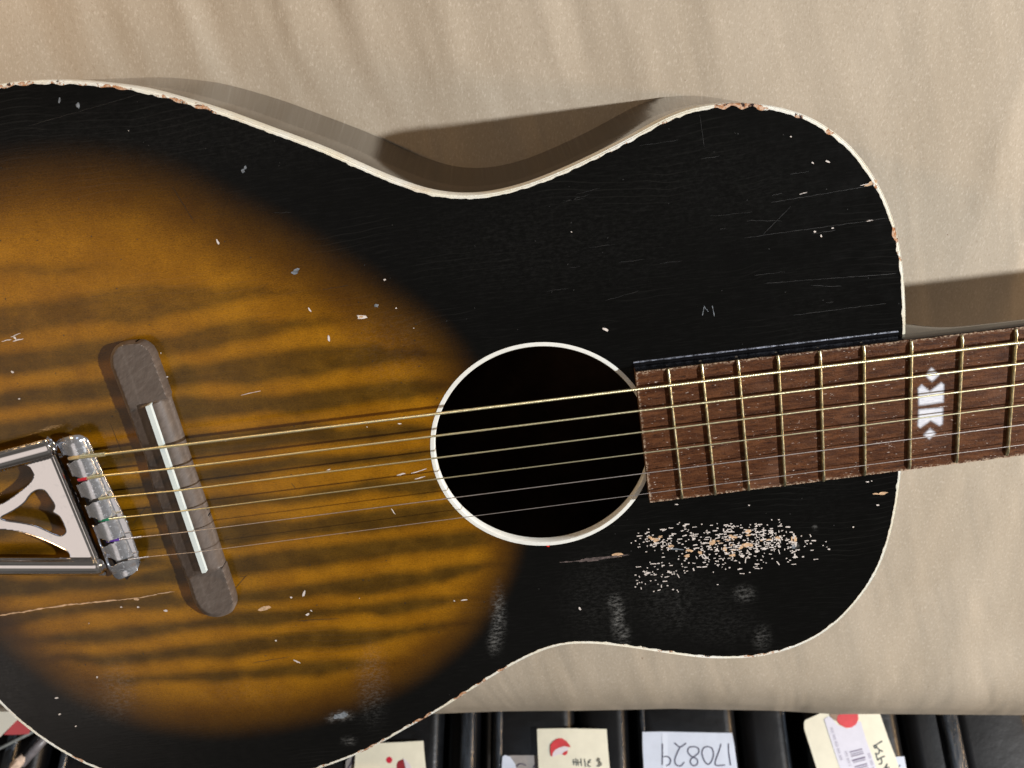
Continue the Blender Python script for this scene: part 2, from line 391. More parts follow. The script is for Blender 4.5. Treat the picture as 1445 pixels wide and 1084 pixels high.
# ---------------------------------------------------------------- guitar
GT = root('acoustic_guitar', (0.02, -0.13, 0.0), 'worn vintage sunburst acoustic guitar with black edges lying face up on brown paper', 'guitar')
top = [(0,117.7),(34.6,113.5),(69,112),(104,112.8),(155.7,117.7),(200.7,124),(259.5,140),(311.4,155.7),(363,174.8),(415,193.8),(460,211),(502,230),(553.8,252.6),(605.7,270),(650.7,275.5),(692,272.7),(744,259.5),(796,238.8),(848,214.6),(900,187.5),(927.7,171.5),(955.4,158.7),(983,150.3),(1016,145.9),(1055,145),(1093.8,149.8),(1127,158.2),(1157,172),(1188,194),(1212.8,219),(1235,250.9),(1251.6,282.7),(1262.6,314),(1271,349),(1275,376.8),(1277,400),(1278.7,440),(1278.7,472.3)]
bot = [(1275.3, 570), (1272.7,665),(1270.6,684),(1267.5,708),(1262,737),(1254.3,767),(1243.5,796.5),(1229,824),(1209,850.5),(1185.6,876),(1157,897.3),(1129,911.5),(1097,922),(1065,928),(1027,930),(992,929),(954.4,924.4),(910.8,917.6),(867,911.5),(832,908.5),(803,909.2),(780,913.5),(746,927),(711,946),(676.8,966.9),(642,989.3),(607.6,1010),(573,1029),(538.4,1049),(500.3,1067)]
a12 = np.array([0.15848, -0.12875]); th = math.radians(7.85)
eu = -np.array([math.cos(th), math.sin(th)]); ev = np.array([-math.sin(th), math.cos(th)])
def UV(u, v, z=H): return np.array([*(a12+eu*u/1000+ev*v/1000), z])
rest = [(261.1,-154.0),(280,-159.8),(300,-163.7),(324,-165.5),(347,-163.5),(370,-156.6),(390.0,-145.2),(400.3,-136),(408.4,-126.5),(417.6,-112.3),(423.1,-100.1),(433,-75),(440,-40),(442,0),(440,42),(433,78),(423,103),(409,129),(391,148),(372,160),(350,167)]
wp = [W(x, y, H)[:2] for x, y in top]+[W(x, y, H)[:2] for x, y in bot]+[UV(u, v)[:2] for u, v in rest[1:]]
OUT = catmull(wp, 10, True)
# resample evenly
def resample(P, step):
    P = np.vstack([P, P[:1]]); d = np.r_[0, np.cumsum(np.hypot(*np.diff(P, axis=0).T))]
    n = int(d[-1]/step); s = np.linspace(0, d[-1], n, endpoint=False)
    return np.c_[np.interp(s, d, P[:, 0]), np.interp(s, d, P[:, 1])]
OUT = resample(OUT, .0006)
for _ in range(120): OUT = (np.roll(OUT, 1, 0)+2*OUT+np.roll(OUT, -1, 0))/4
def inset(P, d):
    t = np.roll(P, -3, 0)-np.roll(P, 3, 0); t /= np.hypot(*t.T)[:, None]
    n = np.c_[t[:, 1], -t[:, 0]]
    A = np.sum(P[:, 0]*np.roll(P[:, 1], -1)-P[:, 1]*np.roll(P[:, 0], -1))
    if A > 0: n = -n
    return P+n*d
def strip(P, prof, wob=None):
    """lofts the profile [(inset, z), ...] along the closed outline"""
    rows = []
    for k, (d, z) in enumerate(prof):
        dd = d if wob is None else d+wob[k]
        rows.append(np.c_[inset(P, np.asarray(dd)[..., None] if not np.isscalar(dd) else dd), np.full(len(P), z)])
    n = len(P); V = np.vstack(rows); Fc = [(k*n+i, k*n+(i+1) % n, (k+1)*n+(i+1) % n, (k+1)*n+i) for k in range(len(prof)-1) for i in range(n)]
    return V, Fc
# binding
P0 = OUT; pxo = PX(np.c_[P0, np.full(len(P0), H)])
zones = [(20,118,40,.60),(90,120,45,.50),(165,126,40,.60),(240,143,28,.66),(285,157,22,.80),(600,275,30,.30),(760,255,50,.3),(835,224,35,.35),(870,205,40,.42),(935,168,25,.4),(1045,152,38,1.4),(1020,151,16,.8),(1128,162,9,.7),(1171,186,9,.8),(1222,243,7,.6),(1233,262,9,.9),(1265,330,14,.9),(1270,358,14,.6),(1275,385,10,.4),(1276,460,7,.3),
         (1262,745,20,.25),(1090,925,35,.55),(1060,930,20,.6),(990,930,20,.4),(935,922,20,.5),(905,918,15,.4),(880,914,12,.5),(712,947,10,.7),(680,963,12,.75),(651,983,14,.9),(600,1014,16,.9),(585,1022,25,.5),(545,1045,20,.5),(520,1058,20,.6),(455,1083,16,.5),(110,1070,12,.8),(125,1078,10,.5),(60,1042,10,.2)]
chipz = np.zeros(len(P0))
for x, y, r, a in zones: chipz = np.maximum(chipz, a*np.exp(-(np.hypot(pxo[:, 0]-x, pxo[:, 1]-y)/r)**4))
nn = len(P0); ph = np.arange(nn)*.6
jag = .00010*np.sin(ph*.7)*np.sin(ph*.131+1)+.00008*np.sin(ph*1.9+2*np.sin(ph*.05))+rng.normal(0, .00003, nn)
nick = np.clip(np.sin(ph*.083)*np.sin(ph*.29+2)*np.sin(ph*.61+1)-.25, 0, 1)*.0006+np.clip(np.interp(np.arange(nn), np.arange(0, nn, 3), rng.normal(0, 1, len(range(0, nn, 3))))-1.7, 0, 1.2)*.0004
jag2 = jag*.6+chipz*.0005*np.sin(ph*.9)+nick*.8
prof = [(.0015, H-.0008), (.0015, H+.00018), (.0009, H+.00022), (.0006, H-.00015), (.0003, H+.00002), (.0000, H-.0006), (.0000, H-.0060), (.0006, H-.0060)]
wob = [jag2, jag2]+[0*jag]*6
V, Fc = strip(P0, prof, wob)
wgt = [1.0, 1.0, .95, .8, .6, .5, .25, .2]
finish('binding', V, Fc, M_BIND, GT, attrs={'chip': np.concatenate([chipz*w for w in wgt])})
# sides, back binding, back
V, Fc = strip(P0[::9], [(.0004, H-.0055), (.0004, .0016), (.0008, .0008)]); finish('side', V, Fc, M_SIDE, GT)
V, Fc = strip(P0[::3], [(.0007, .0009), (.0012, .0006), (.003, .0005)]); finish('back_binding', V, Fc, M_BACK, GT)
ib = inset(P0[::6], .0025)
me_in = [tuple(PX(np.array([x, y, .0030]))) for x, y in ib]
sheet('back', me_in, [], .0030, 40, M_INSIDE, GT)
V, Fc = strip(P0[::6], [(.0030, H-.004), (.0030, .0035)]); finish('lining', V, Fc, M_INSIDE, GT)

# sound hole
ringpx = np.array([(765.7,481.3),(660.7,523.6),(607.4,617.9),(622,689),(676.9,747),(770.5,769.7),(838.3,755.1),(890,708.3),(872.2,519.4),(825.4,492)])
rw = W(ringpx[:, 0], ringpx[:, 1], H)[:, :2]
s_ = np.linalg.lstsq(np.c_[2*rw, np.ones(len(rw))], (rw**2).sum(1), rcond=None)[0]
HC = s_[:2]; HR = math.sqrt(s_[2]+HC@HC)
ang = np.linspace(0, 2*np.pi, 360, endpoint=False); circ = lambda r: np.c_[HC[0]+r*np.cos(ang), HC[1]+r*np.sin(ang)]
def lathe(prof):
    rows = [np.c_[circ(r), np.full(360, z)] for r, z in prof]; V = np.vstack(rows)
    return V, [(k*360+i, (k+1)*360+i, (k+1)*360+(i+1) % 360, k*360+(i+1) % 360) for k in range(len(prof)-1) for i in range(360)]
V, Fc = lathe([(HR, H-.0010), (HR, H+.00012), (HR-.0007, H+.00018), (HR-.0016, H+.00014), (HR-.0019, H-.0003), (HR-.0019, H-.0034)])
finish('soundhole_ring', V, Fc, M_RING, GT)
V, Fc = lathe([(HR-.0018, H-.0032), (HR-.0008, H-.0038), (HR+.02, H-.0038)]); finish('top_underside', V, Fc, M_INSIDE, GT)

# soundboard
bands = [  # (x, upper edge, lower edge) of each dark flame in the figure
 [(0,372,392),(55,370,390),(120,372,385)],
 [(-60,440,482),(0,433,476),(83,424,465),(138,412,458),(194,403,455),(277,401,438),(350,402,425),(420,408,416)],
 [(-60,505,535),(28,497,527),(110,484,516),(180,476,506),(249,470,500),(300,457,490),(355,450,477),(430,449,463),(470,450,455)],
 [(-60,560,590),(0,553,580),(41,543,573),(120,540,566),(200,530,556),(249,519,548),(300,508,543),(360,500,540),(438,491,535),(521,485,518),(577,491,508),(620,497,503)],
 [(-40,600,640),(60,590,625),(150,580,612),(249,560,594),(310,562,588),(360,556,584),(438,554,582),(521,542,571),(577,538,566),(620,535,556),(650,540,545)],
 [(-40,650,690),(60,640,670),(150,628,660),(230,615,650),(300,609,641),(416,598,630),(500,603,622),(577,601,612),(620,600,606)],
 [(0,735,760),(120,690,710),(200,680,700),(300,662,680),(416,645,662),(520,638,653),(600,636,648)],
 [(0,700,725),(60,715,745),(200,718,745),(300,702,720),(416,697,708),(520,677,697),(600,672,697),(630,674,690)],
 [(0,773,790),(80,765,785),(210,752,778),(290,742,770),(329,740,769),(416,734,758),(520,720,749),(600,708,740),(650,706,732)],
 [(-40,830,850),(0,815,843),(80,817,835),(160,815,832),(200,808,824),(260,797,822),(329,787,816),(416,775,801),(520,761,793),(600,752,781),(680,745,768)],
 [(0,795,806),(60,793,806),(160,790,803),(230,785,800)],
 [(200,848,852),(260,842,856),(330,833,851),(416,825,847),(520,813,838),(600,808,825),(650,797,813),(690,795,800)],
 [(-10,868,890),(80,854,873),(160,843,862),(230,838,857),(260,840,850)],
 [(60,895,912),(100,892,910),(150,887,905),(208,882,899),(270,876,890),(340,866,884),(400,861,880),(500,851,866),(540,847,867),(620,844,856),(660,842,848)],
 [(90,925,935),(150,922,938),(208,918,937),(270,911,929),(330,905,927),(400,894,921),(500,888,910),(570,883,899),(640,875,885)],
 [(180,955,965),(260,948,962),(340,943,959),(380,941,959),(450,935,953),(510,930,942)],
]
burst_poly = catmull([(-150,430),(-110,300),(-50,240),(0,226),(80,218),(160,222),(250,243),(330,282),(400,318),(470,362),(540,410),(595,455),(635,505),(665,560),(700,640),(712,710),(706,770),(690,815),(662,858),(625,898),(580,932),(530,958),(460,983),(380,1000),(300,1006),(220,998),(150,975),(95,945),(50,912),(10,878),(-60,830),(-130,740),(-165,600)], 6, True)
dust_sheen_spots = [(780,340,190,80,.022),(1010,260,170,80,.018),(1150,560,60,200,.012),(300,190,260,50,.02),(165,975,26,38,.22),(148,985,60,40,.06),(525,965,20,48,.22),(703,870,9,38,.55),(697,905,8,16,.6),(872,872,8,26,.75),(867,850,9,12,.5),(880,895,8,14,.5),(850,845,55,62,.05),(947,845,48,48,.075),(1005,850,30,40,.04),(1050,838,14,10,.4),(1010,880,60,30,.05),(1075,900,12,16,.25),(958,865,5,25,.15),(483,1010,13,6,1.),(467,1014,6,4,.8),(492,1046,9,5,.5),(1150,745,3,3,.6),(1122,771,4,5,.8),(10,975,30,60,.05),(340,975,70,22,.05),(545,480,60,40,.05),(555,500,50,60,.04)]  # dusty smudges; the broad faint ones paint sheen and reflections into the colour
def f_band(P):
    b = np.zeros(len(P))
    for bd in bands:
        a = np.array(bd, float); up = np.interp(P[:, 0], a[:, 0], a[:, 1]); lo = np.interp(P[:, 0], a[:, 0], a[:, 2])
        up = up+2.2*np.sin(P[:, 0]*.045+up*.3)+1.2*np.sin(P[:, 0]*.11+up); lo = lo+2.2*np.sin(P[:, 0]*.052+lo*.2+1)+1.2*np.sin(P[:, 0]*.13+lo)
        d = np.minimum(P[:, 1]-up, lo-P[:, 1])
        e = np.clip((P[:, 0]-a[0, 0]+90)/110, 0, 1)*np.clip((a[-1, 0]+90-P[:, 0])/110, 0, 1)
        b = np.maximum(b, np.clip((d+8)/15, 0, 1)*e)
    up = np.interp(P[:, 1], [340, 420, 520, 620], [.25, .62, .85, 1])        # the figure is fainter towards the upper edge
    return b*up
def f_burst(P):
    d = pdist(P, burst_poly); ins = pip(P, burst_poly); d = np.where(ins, d, -d)
    wdt = np.interp(P[:, 1], [200, 480, 650, 900], [96, 76, 42, 46])
    return np.clip(.5+(d-np.interp(P[:, 1], [250, 420, 640], [62, 44, 0]))/(2*wdt), 0, 1)
def f_dust_sheen(P):
    v = np.zeros(len(P))
    for x, y, a, b, s in dust_sheen_spots:
        r = ((P[:, 0]-x)/a)**2+((P[:, 1]-y)/b)**2; v = np.maximum(v, s*np.exp(-r**1.5))
    return v
inn = inset(P0, .0013)[::5]
ol = PX(np.c_[inn, np.full(len(inn), H)]); hl = PX(np.c_[circ(HR-.0005)[::3], np.full(120, H)])
sheet('soundboard', ol, [hl], H, 5.0, M_TOP, GT, attrs={'band': f_band, 'burst': f_burst, 'dust': f_dust_sheen})

# flaked lacquer, scratches and cracks (thin slivers of bare primer and wood)
M_CHIPW = simple('bare_primer', (.66, .60, .55), .6, var=.15, scale=700)
M_CHIPP = simple('bare_wood', (.58, .38, .22), .6, var=.3, scale=500)
M_CHIPG = simple('scuff_grey', (.16, .18, .20), .5, var=.5, scale=900)
M_CHIPF = simple('hair_scratch', (.015, .015, .0145), .5, var=.4, scale=400)
def flake(x, y, L, w, ang, k=9, rough=.35):
    a = np.linspace(0, 2*np.pi, k, endpoint=False)+random.random()
    r = 1+np.array([random.uniform(-rough, rough) for _ in range(k)])
    ex, ey = .5*L*np.cos(a)*r, .5*w*np.sin(a)*r; ca, sa = math.cos(ang), math.sin(ang)
    P = np.c_[x+ex*ca-ey*sa, y+ex*sa+ey*ca]; V = W(P[:, 0], P[:, 1], H+.00007+random.random()*.00003)
    return V, [tuple(range(k))[::-1]]
def bar(x, y, L, w, ang):
    ca, sa = math.cos(ang), math.sin(ang); j = lambda: random.uniform(-.25, .25)*w
    P = np.array([(-L/2+j(), -w/2+j()), (0, -w/2+j()), (L/2+j(), -w/2), (L/2, w/2+j()), (0, w/2+j()), (-L/2, w/2)])
    P = np.c_[x+P[:, 0]*ca-P[:, 1]*sa, y+P[:, 0]*sa+P[:, 1]*ca]
    return W(P[:, 0], P[:, 1], H+.00007+random.random()*.00003), [(5, 4, 3, 2, 1, 0)]
def line(p, q, w, n=7, wob=.6):
    P = np.linspace(p, q, n); P[:, 1] += np.array([random.uniform(-wob, wob) for _ in range(n)])
    d = np.array(q, float)-p; d /= np.hypot(*d); nn_ = np.array([-d[1], d[0]])
    ww = np.array([random.uniform(.35, 1) for _ in range(n)])*w/2; ww[0] = ww[-1] = .15*w
    A = P+nn_*ww[:, None]; B = P-nn_*ww[:, None]; Q = np.vstack([A, B]); V = W(Q[:, 0], Q[:, 1], H+.00008)
    return V, [(i, i+1, n+i+1, n+i) for i in range(n-1)]
wh, pe, gy, hr = [], [], [], []
mixt = [(930,763,20,9,.09),(926,813,22,17,.11),(985,772,42,26,.23),(1045,766,40,21,.34),(1078,752,14,12,.08),(1095,764,4,13,.05),(1119,765,3,13,.035),(1140,768,18,14,.035)]
for _ in range(640):
    m = random.choices(mixt, [q[4] for q in mixt])[0]; x = random.gauss(m[0], m[2]); y = random.gauss(m[1], m[3]*.8)
    if not (893 < x < 1172 and 733 < y < 836) or (x < 990 and 778 < y < 792 and random.random() < .5): continue
    x = x if random.random() < .6 else round(x/11.)*11+random.uniform(-1.6, 1.6); L = random.choice((1.5, 1.8, 2.0, 2.4, 3.0, 4.2, 6.5)); wh.append(bar(x, y, L, random.uniform(.95, 1.5), math.radians(random.gauss(-5, 6)) if random.random() < .85 else math.radians(random.uniform(50, 100))))
for x, y, L, w in [(925,762,14,5),(918,760,10,4),(932,758,9,3),(1052,769,17,7),(1058,768,10,6),(1037,758,12,5),(1030,757,8,5),(1005,766,7,10),(1021,774,7,7),(988,781,6,9),(973,778,8,5),(1056,750,10,7),(1120,760,4,12),(1034,783,12,4),(946,771,9,5),(1098,760,5,8),(1045,772,8,5),(968,784,9,4)]:
    for _ in range(3): pe.append(flake(x+random.uniform(-3, 3), y+random.uniform(-1.5, 1.5), L*.6, w*.6, math.radians(random.uniform(-25, 15)), 8, .45))
for x, y, L, w, a in [(307,341,9,3.2,65),(510,448,14,6,5),(464,478,8,3,80),(437,437,7,2,60),(532,431,4,3,0),(42,573,0,0,0),(17,525,5,3,20),(236,532,2.5,2,0),(27,563,3,2,0),(855,465,8,4,20),(1147,230,4,2,40),(1168,228,6,3,25),(1116,193,2.5,2,0),(543,395,4,2.5,-20),(559,435,2.5,2,0),(818,859,4.5,3.5,60),(655,847,9,1.8,-5),(641,848,2.5,2,0),(389,904,3,2.5,0),(434,867,6,3,-20),(439,862,4,2,30),(429,838,3,9,15),(411,843,3,2.5,0),(195,857,4,2.5,0),(171,857,3,2,0),(234,862,6,3,10),(80,985,6,2.5,0),(107,1025,2.5,2.5,0),(137,956,2.5,2.5,0),(84,1008,4,2,-10),(1163,1000,0,0,0),(1200,765,0,0,0),(1239,713,5,1.8,0),(1224,680,4,1.6,0),(1230,679,3,1.5,0),(1204,744,3,2.5,0),(1170,775,3,2,0),(1110,788,2,2,0),(955,712,5,1.5,0),(1057,713,2.5,2,0),(905,710,0,0,0),(848,769,0,0,0),(861,740,0,0,0),(697,690,3,2,0),(318,622,3,2,0),(564,598,5,2,0),(464,663,6,2,-10),(674,526,2.5,2,0),(651,525,3,2,0),(765,528,2.5,2.5,0),(1150,327,3.5,2.5,0),(1159,333,2,4,0),(1175,322,4,2,0),(1148,398,0,0,0)]:
    if L: wh.append(flake(x, y, L, w, math.radians(a), 8))
pe += [flake(371, 859, 15, 6.5, math.radians(-8)), flake(378, 857, 8, 5, .3), flake(193, 846, 7, 4, 0), flake(870, 784, 12, 6, -.1), flake(875, 783, 8, 6, 0.2), flake(1246, 696, 12, 4, -.1), flake(1236, 697, 8, 2, 0), flake(1233, 257.5, 12, 6, -.25), flake(1226, 261, 14, 3.2, -.25), flake(510, 447, 7, 3, 0)]
for _ in range(45):
    x, y = random.gauss(1035, 32), random.gauss(765, 12)
    if 940 < x < 1110 and 738 < y < 795: (wh if random.random() < .8 else pe).append(flake(x, y, random.uniform(3., 7), random.uniform(1.1, 2.0), math.radians(random.gauss(-6, 5)), 9, .55))
crack = [(-40, 874), (0, 868.5), (30, 864), (62, 858.5), (95, 854), (130, 850.5), (165, 847), (195, 844), (222, 838.5), (246, 835)]
for i in range(len(crack)-1): pe.append(line(crack[i], crack[i+1], 2.6 if i < 6 else 1.4, 9, .5))
for p, q, w in [((2,482),(16,479),1.6),((15,476),(29,470),2),((18,482),(33,478),2),((19,474),(23,480),3.5),((1128,274),(1139,272),1.4),((1223,312.5),(1232,311),2.0),((340,558),(368,552),1.2),((580,668),(602,662),2.2),((560,671),(572,668),3),((585,676),(600,673),1.6),((552,718),(558,726),1.4),((414,931),(424,936),2.2),((1214,262),(1236,257),1.2)]:
    wh.append(line(p, q, w, 6, .5))
for _ in range(3): gy.append(flake(418+random.uniform(-4, 4), 384+random.uniform(-2, 2), 11, 5, random.uniform(-1, 1), 8, .6))
gy += [flake(343, 241, 6, 5, 1), flake(346, 237, 4, 6, .3), flake(483, 1009, 20, 7, -.3, 11, .5), flake(1121, 771, 6, 8, .2), flake(531, 431, 6, 5, 0), flake(110, 148, 5, 10, .1), flake(84, 142, 4, 7, 0), flake(955, 775, 22, 3, .1, 10, .5)]
ws = [flake(822+k*7, 791-k*.85, 20, 3.2+1.6*math.sin(k*.6), -.12+random.uniform(-.05, .05), 12, .55) for k in range(9)]+[flake(800, 793, 16, 1.6, -.05, 9, .5)]
for _ in range(200):
    x, y = random.uniform(0, 1270), random.uniform(130, 1060)
    q = W(x, y, H)[:2]
    if not pip(q[None], inn)[0] or np.hypot(*(q-HC)) < HR+.001: continue
    (wh if random.random() < .09 else hr).append(flake(x, y, random.uniform(1.2, 2.8), random.uniform(1, 1.8), random.uniform(0, 3), 6))
for _ in range(46):
    x, y = (random.uniform(650, 1230), random.uniform(170, 470)) if random.random() < .6 else (random.uniform(50, 900), random.uniform(130, 980))
    q = W(np.array([x-60., x+60.]), np.array([y+8., y-8.]), H)[:, :2]
    if not pip(q, inn).all() or (np.hypot(*(q-HC).T) < HR+.01).any() or (x > 840 and y > 440): continue
    L = random.uniform(8, 60); a = math.radians(random.gauss(-8, 5) if random.random() < .75 else random.uniform(0, 180))
    hr.append(line((x-L/2*math.cos(a), y-L/2*math.sin(a)), (x+L/2*math.cos(a), y+L/2*math.sin(a)), .7, 8, .7))
for p, q in [((1000,440),(994,433)),((994,432),(991,446)),((1005,431),(1008,446))]: gy.append(line(p, q, 1.4, 8, .8))
for p, q in [((1088,286),(1236,261)),((1050,336),(1252,308)),((1080,400),(1265,386)),((1120,445),(1250,428)),((40,178),(200,132))]: hr.append(line(p, q, .7, 40, .5))
inhole = lambda V: (np.hypot(*(np.array(V).mean(0)[:2]-HC)) < HR+.0008)
wh, pe, gy, hr = ([q for q in l if not inhole(q[0])] for l in (wh, pe, gy, hr))
for nm, lst, mt in (('flaked_primer_spots', wh, M_CHIPW), ('bare_wood_chips', pe, M_CHIPP), ('grey_scuffs', gy, M_CHIPG), ('hair_scratches', hr, M_CHIPF), ('worn_streak', ws, simple('rubbed_lacquer', (.085, .065, .060), .6, var=.6, scale=700))):
    V, Fc = merge(lst); V = np.array(V); Fc2 = []
    for f in Fc:
        a, b, c_ = V[f[0]], V[f[1]], V[f[2]]
        Fc2.append(f if np.cross(b-a, c_-a)[2] > 0 else f[::-1])
    finish(nm, V, Fc2, mt, GT, smooth=False, props={'kind': 'stuff'})
# small pin in the top beside the fifth string, red dot under the sound hole
pc = W(529., 717.5, H)
V, Fc = tube([pc+[0, 0, -.001], pc+[0, 0, .0006], pc+[0, 0, .0010]], [.0011, .0011, .0006], 14); finish('pin', V, Fc, M_STEEL, GT)
V, Fc = flake(773, 770.5, 5, 3.5, 0); finish('red_paint_dot', V, [Fc[0][::-1]] if np.cross(V[Fc[0][1]]-V[Fc[0][0]], V[Fc[0][2]]-V[Fc[0][0]])[2] < 0 else Fc, simple('red_paint', (.65, .02, .01), .4), GT, smooth=False)

# fretboard and neck
ZF = H+.0060
fb_tl, fb_bl = W(897., 525.5, ZF), W(917.5, 709.5, ZF); fb_tr, fb_br = W(1440., 462., ZF), W(1440., 643.2, ZF)
fb_tr = fb_tl+(fb_tr-fb_tl)*2.7; fb_br = fb_bl+(fb_br-fb_bl)*2.7
def fbline(a, b, n=260, j=.00008):
    P = np.linspace(a, b, n); P[1:-1, :2] += rng.normal(0, j, (n-2, 2)); return P
ed = np.vstack([fbline(fb_tl, fb_tr), fbline(fb_br, fb_bl)]); ed_px = PX(ed)
FB = sheet('fretboard', [tuple(p) for p in ed_px], [], ZF, 3.5, M_FB, GT, zb=H-.0002, sharp=30, attrs={'edge': lambda P: np.clip(1.25-pdist(P, [tuple(p) for p in PX(np.array([fb_tr, fb_tl, fb_bl, fb_br]))], False)/1.6, 0, 1)})
# black painted edge along the upper side, with its lacquer fillet on the top
nrm = np.cross((fb_tr-fb_tl)/np.linalg.norm(fb_tr-fb_tl), [0, 0, -1.]); nrm = -nrm if nrm[1] < 0 else nrm
L0 = np.linspace(fb_tl, fb_tl+(fb_tr-fb_tl)*.2602, 60)
rows = []
for d, z in ((.00005, ZF-.0006), (.0005, ZF-.0012), (.0006, H+.0016), (.0009, H+.0007), (.0016, H+.00025), (.0026, H+.00005), (.0030, H-.0003)):
    r = L0+nrm*d; r[:, 2] = z+ (0.00012*np.sin(np.arange(60)*1.3)*np.cos(np.arange(60)*.37) if .0008 < d < .002 else 0); rows.append(r)
V = np.vstack(rows); Fc = [(k*60+i, (k+1)*60+i, (k+1)*60+i+1, k*60+i+1) for k in range(6) for i in range(59)]
finish('fretboard_edge_lacquer', V, [f[::-1] for f in Fc], M_FBEDGE, FB)
bp = L0+nrm*.0021; bp[:, 2] = H+.00015; V, Fc = tube(bp, .00032+.00010*np.sin(np.arange(60)*.9)*np.sin(np.arange(60)*.23), 8); finish('painted_glint', V, Fc, M_GLINT, FB)  # pale bead paints the glint line along the fillet
L1 = np.linspace(fb_tl+(fb_tr-fb_tl)*.2606, fb_tr, 80); rows = []
for d, z in ((.00006, ZF-.0005), (.0005, ZF-.0011), (.0006, ZF-.0030), (.0006, ZF-.0058)):
    r = L1+nrm*d; r[:, 2] = z; rows.append(r)
V = np.vstack(rows); finish('fretboard_side', V, [(k*80+i, (k+1)*80+i, (k+1)*80+i+1, k*80+i+1)[::-1] for k in range(3) for i in range(79)], simple('dark_neck_finish', (.020, .015, .012), .15, spec=.6), FB)
# neck shaft
def along(t_, side): 
    a = (fb_tl+(fb_tr-fb_tl)*t_) if side > 0 else (fb_bl+(fb_br-fb_bl)*t_); return a
rows = []; t0 = .2622; NS = 26
for t_ in np.linspace(t0, 1, 50):
    A, B = along(t_, 1), along(t_, -1); w = np.linalg.norm(A-B); dirv = (B-A)/w
    heel = math.exp(-((t_-t0)/.032)**2)*.045
    ring = []
    for k in range(NS):
        s = k/(NS-1); ang_ = math.pi*s
        xx = .5-.5*math.copysign(abs(math.cos(ang_))**.75, math.cos(ang_)); dep = (.019+heel)*math.sin(ang_)**.8+.003
        p = A+dirv*(w*(-.004+1.008*xx)); p = p.copy(); p[2] = ZF-.0035-dep+.003; ring.append(p)
    ring = [A+dirv*(-.0002)+np.array([0, 0, -.0058])]+ring[1:-1]+[B+dirv*.0002+np.array([0, 0, -.0058])]
    rows.append(ring)
V = np.array(rows).reshape(-1, 3); Fc = [(i*NS+j, i*NS+j+1, (i+1)*NS+j+1, (i+1)*NS+j) for i in range(49) for j in range(NS-1)]
Fc += [tuple(range(NS)), tuple(range(49*NS, 50*NS))[::-1]]
finish('neck', V, Fc, simple('neck_lacquer', (.05, .035, .025), .18, var=.3, spec=.7), GT)
# frets
ft = [(942.5,520.5,962.4,703.5),(989.8,513.5,1009.2,698),(1041,507.5,1056.5,691.8),(1097.3,501.6,1107.3,685.5),(1156.5,495.2,1161.8,679),(1218.3,487.6,1219.7,670.8),(1285.4,481,1282.6,661.2),(1357,472.8,1349,652.6),(1433.3,464.2,1420.5,642.3)]
def fret(a, b, nm='fret', par=None):
    d = b-a; L = np.linalg.norm(d); d = d/L; s = np.cross(d, [0, 0, 1.]); n = 30; ks = 9; V = []
    for i in range(n):
        t_ = i/(n-1); p = a+d*L*t_; e = min(1, min(t_, 1-t_)*30+.45)
        for k in range(ks):
            an = math.pi*k/(ks-1); q = p+s*(.00066*math.cos(an)); q = q.copy(); q[2] = ZF-.0001+.0017*math.sin(an)**.8*e; V.append(q)
    Fc = [(i*ks+k, (i+1)*ks+k, (i+1)*ks+k+1, i*ks+k+1) for i in range(n-1) for k in range(ks-1)]+[tuple(range(ks)), tuple(range((n-1)*ks, n*ks))[::-1]]
    V = np.array(V); c0 = np.cross(V[Fc[3][1]]-V[Fc[3][0]], V[Fc[3][2]]-V[Fc[3][0]])
    if c0[2] < 0: Fc = [f[::-1] for f in Fc]
    return finish(nm, V, Fc, M_FRET, par)
for a, b, c_, d in ft:
    A, B = W(a, b, ZF), W(c_, d, ZF); A[2] = B[2] = ZF
    fret(A, B, par=FB)
for k in range(5):        # the frets further up, outside the picture
    t_ = .385+.615*(.0)+.0
    dx = .0225+.0245*k; off = (fb_tr-fb_tl)/np.linalg.norm(fb_tr-fb_tl)*dx
    A = W(1433.3, 464.2, ZF)+off; B = W(1420.5, 642.3, ZF)+off
    fret(A, B, par=FB)
# tang ends: small dark notches at the upper edge
for a, b, _, _ in ft:
    p = W(a, b, ZF); V, Fc = tube([p+nrm*.0002+[0, 0, -.0022], p+nrm*.00055+[0, 0, -.0001], p+nrm*.0002+[0, 0, .0004]], [.0006, .0007, .0004], 8); finish('fret_end', V, Fc, simple('tarnish', (.10, .08, .06), .5, .6) if 'tarnish' not in bpy.data.materials else bpy.data.materials['tarnish'], FB)
